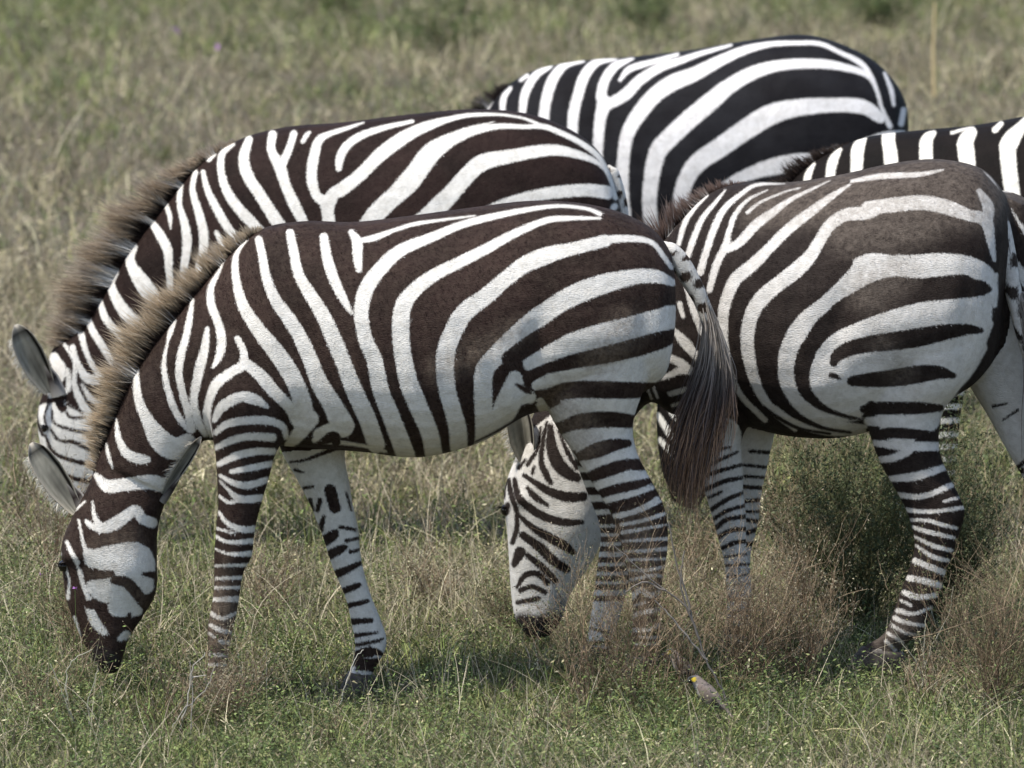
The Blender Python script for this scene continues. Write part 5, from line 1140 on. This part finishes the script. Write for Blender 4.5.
# ============================================================ TWO SMALL BIRDS and a few flowers
def bird(path, D, label, beak, eyepx, seed):
    fr = Frame(path[3][0], D, 18)
    st = []
    for (cx, cy, hw, w) in path:      # centre px, half thickness px, half width m
        st.append((cx, cy, hw, w))
    rowsL = []
    for i, (cx, cy, hw, w) in enumerate(st):
        a = st[max(0, i - 1)]; b = st[min(len(st) - 1, i + 1)]
        tx, ty = b[0] - a[0], b[1] - a[1]; L_ = math.hypot(tx, ty); nx, ny = ty / L_, -tx / L_
        T = fr.loc(cx + nx * hw, cy + ny * hw); B = fr.loc(cx - nx * hw, cy - ny * hw)
        rowsL.append((T[0], T[2], B[0], B[2], w, 0))
    v, f, n = loft(rowsL, 20, .1, 1.0, 5)
    U, V = project(fr.world(v))
    me = mesh_np('bird', v, f, n)
    c = np.tile([.20, .165, .145], (len(v), 1)) * (.8 + .4 * vnoise(v[:, 0] * 300, v[:, 2] * 300))[:, None]
    sdist = np.hypot(U - eyepx[0], V - eyepx[1])
    hd = U < path[2][0] + 1
    c[hd] = [.085, .09, .10]
    c[sdist < 3.2] = [.012, .011, .012]
    c[np.hypot(U - eyepx[0] - 2.6, V - eyepx[1] + .6) < 2.3] = [.42, .32, .03]
    low = V > np.interp(U, [p[0] for p in path], [p[1] + p[2] * .45 for p in path]); c[low & ~hd] = [.36, .33, .29]
    color_attr(me, 'col', c)
    o = link('bird', me, M_twig); fr.place(o); tag(o, label, 'bird')
    b0 = fr.loc(*beak[0]); b1 = fr.loc(*beak[1])
    v, f, n = tube(np.array([b0, (b0 + b1) / 2, b1]), [.0042, .003, .0008], 8); m = mesh_np('beak', v, f, n); color_attr(m, 'col', np.tile([.02, .018, .018], (len(v), 1))); link('beak', m, M_twig, o)
    for sgn in (-1, 1):      # folded wings: dark flight feathers
        P = path
        rw = []
        for (k, hw, w) in ((3, 2.0, .004), (4, 4.6, .006), (5, 4.4, .005), (6, 2.4, .004), (7, 1.2, .002)):
            cx, cy = P[k][0], P[k][1]; q = P[k][3]
            T = fr.loc(cx + hw * .5, cy - hw); B = fr.loc(cx - hw * .5, cy + hw * .8)
            rw.append((T[0], T[2], B[0], B[2], w, sgn * (q * .93 + .001)))
        v, f, n = loft(rw, 14, 0, 1, 4); m = mesh_np('wing', v, f, n)
        cc = np.tile([.17, .135, .115], (len(v), 1)); cc[int(len(v) * .55):] = [.03, .027, .027]; color_attr(m, 'col', cc); link('wing', m, M_twig, o)
    e = fr.loc(*eyepx); rr = .0028
    rw = [(e[0] + rr * t, e[2] + rr * math.sqrt(max(.02, 1 - t * t)), e[0] + rr * t, e[2] - rr * math.sqrt(max(.02, 1 - t * t)), rr * .8, -.0105) for t in np.linspace(-1, 1, 5)]
    v, f, n = loft(rw, 10, 0, 1, 2); link('eye', mesh_np('eye', v, f, n), M_eye, o)
    for dx in (-.006, .008):
        c0 = fr.loc(path[4][0], path[4][1] + path[4][2] * .7); g = float(ground_z(fr.A[0], fr.A[1]))
        pts = np.array([[c0[0] + dx, dx, c0[2]], [c0[0] + dx + .006, dx, (c0[2] + g) * .5], [c0[0] + dx, dx, g + .002], [c0[0] + dx - .018, dx, g + .001]])
        v, f, n = tube(pts, [.0022, .0016, .0015, .001], 6); m = mesh_np('leg', v, f, n); color_attr(m, 'col', np.tile([.16, .11, .08], (len(v), 1))); link('leg', m, M_twig, o)
bird([(663, 655, 1.2, .004), (666, 654, 3.6, .010), (671, 653, 5.2, .014), (676, 658, 5.6, .017), (681, 665, 7.4, .022), (687, 671, 7.2, .021), (693, 676, 4.8, .014), (700, 681, 2.6, .010), (707, 686, 2.0, .009)], 19.86,
     'small bird with a dark grey crown by the nearest zebra\'s hind hoof', [(664, 655), (657, 657)], (666.5, 653), 1)
bird([(688, 681, 1.2, .004), (690, 680, 3.4, .010), (695, 680, 5.0, .014), (700, 685, 6.4, .018), (706, 692, 8.2, .024), (713, 699, 7.6, .022), (720, 706, 4.8, .015), (727, 712, 2.6, .010), (734, 718, 2.0, .009)], 19.55,
     'small brown bird with a yellow eye patch, the nearer and lower of two', [(689, 681), (681, 683)], (691.5, 680), 2)
def flower(px, py, D, r, col, label):
    p = at_depth(px, py, D); k = 9
    v, f, n, c = leaves(np.zeros(k), np.zeros(k), np.zeros(k), np.full(k, r), np.tile(col, (k, 1)), .6)
    g = float(ground_z(p[0], p[1]))
    stem = tube(np.array([[0, 0, g - p[2]], [.003, 0, (g - p[2]) / 2], [0, 0, 0]]), .0009, 4)
    V, Fc, Np = merge([(v, f, n), stem]); me = mesh_np('flower', V, Fc, Np); color_attr(me, 'col', np.vstack([c, np.tile([.09, .13, .04], (len(stem[0]), 1))]))
    o = link('flower', me, M_veg); o.location = p; tag(o, label, 'flower')
VIO = (.42, .18, .50)
flower(41, 575, 20.6, .009, VIO, 'tiny violet flower left of the nearest zebra\'s eye')
flower(75, 588, 19.8, .008, VIO, 'tiny violet flower in front of the nearest zebra\'s cheek')
flower(219, 48, 40, .035, VIO, 'violet flower far off, upper left, nearest of the two to the mane')
flower(176, 30, 44, .032, VIO, 'violet flower far off, upper left, the farther of the two')
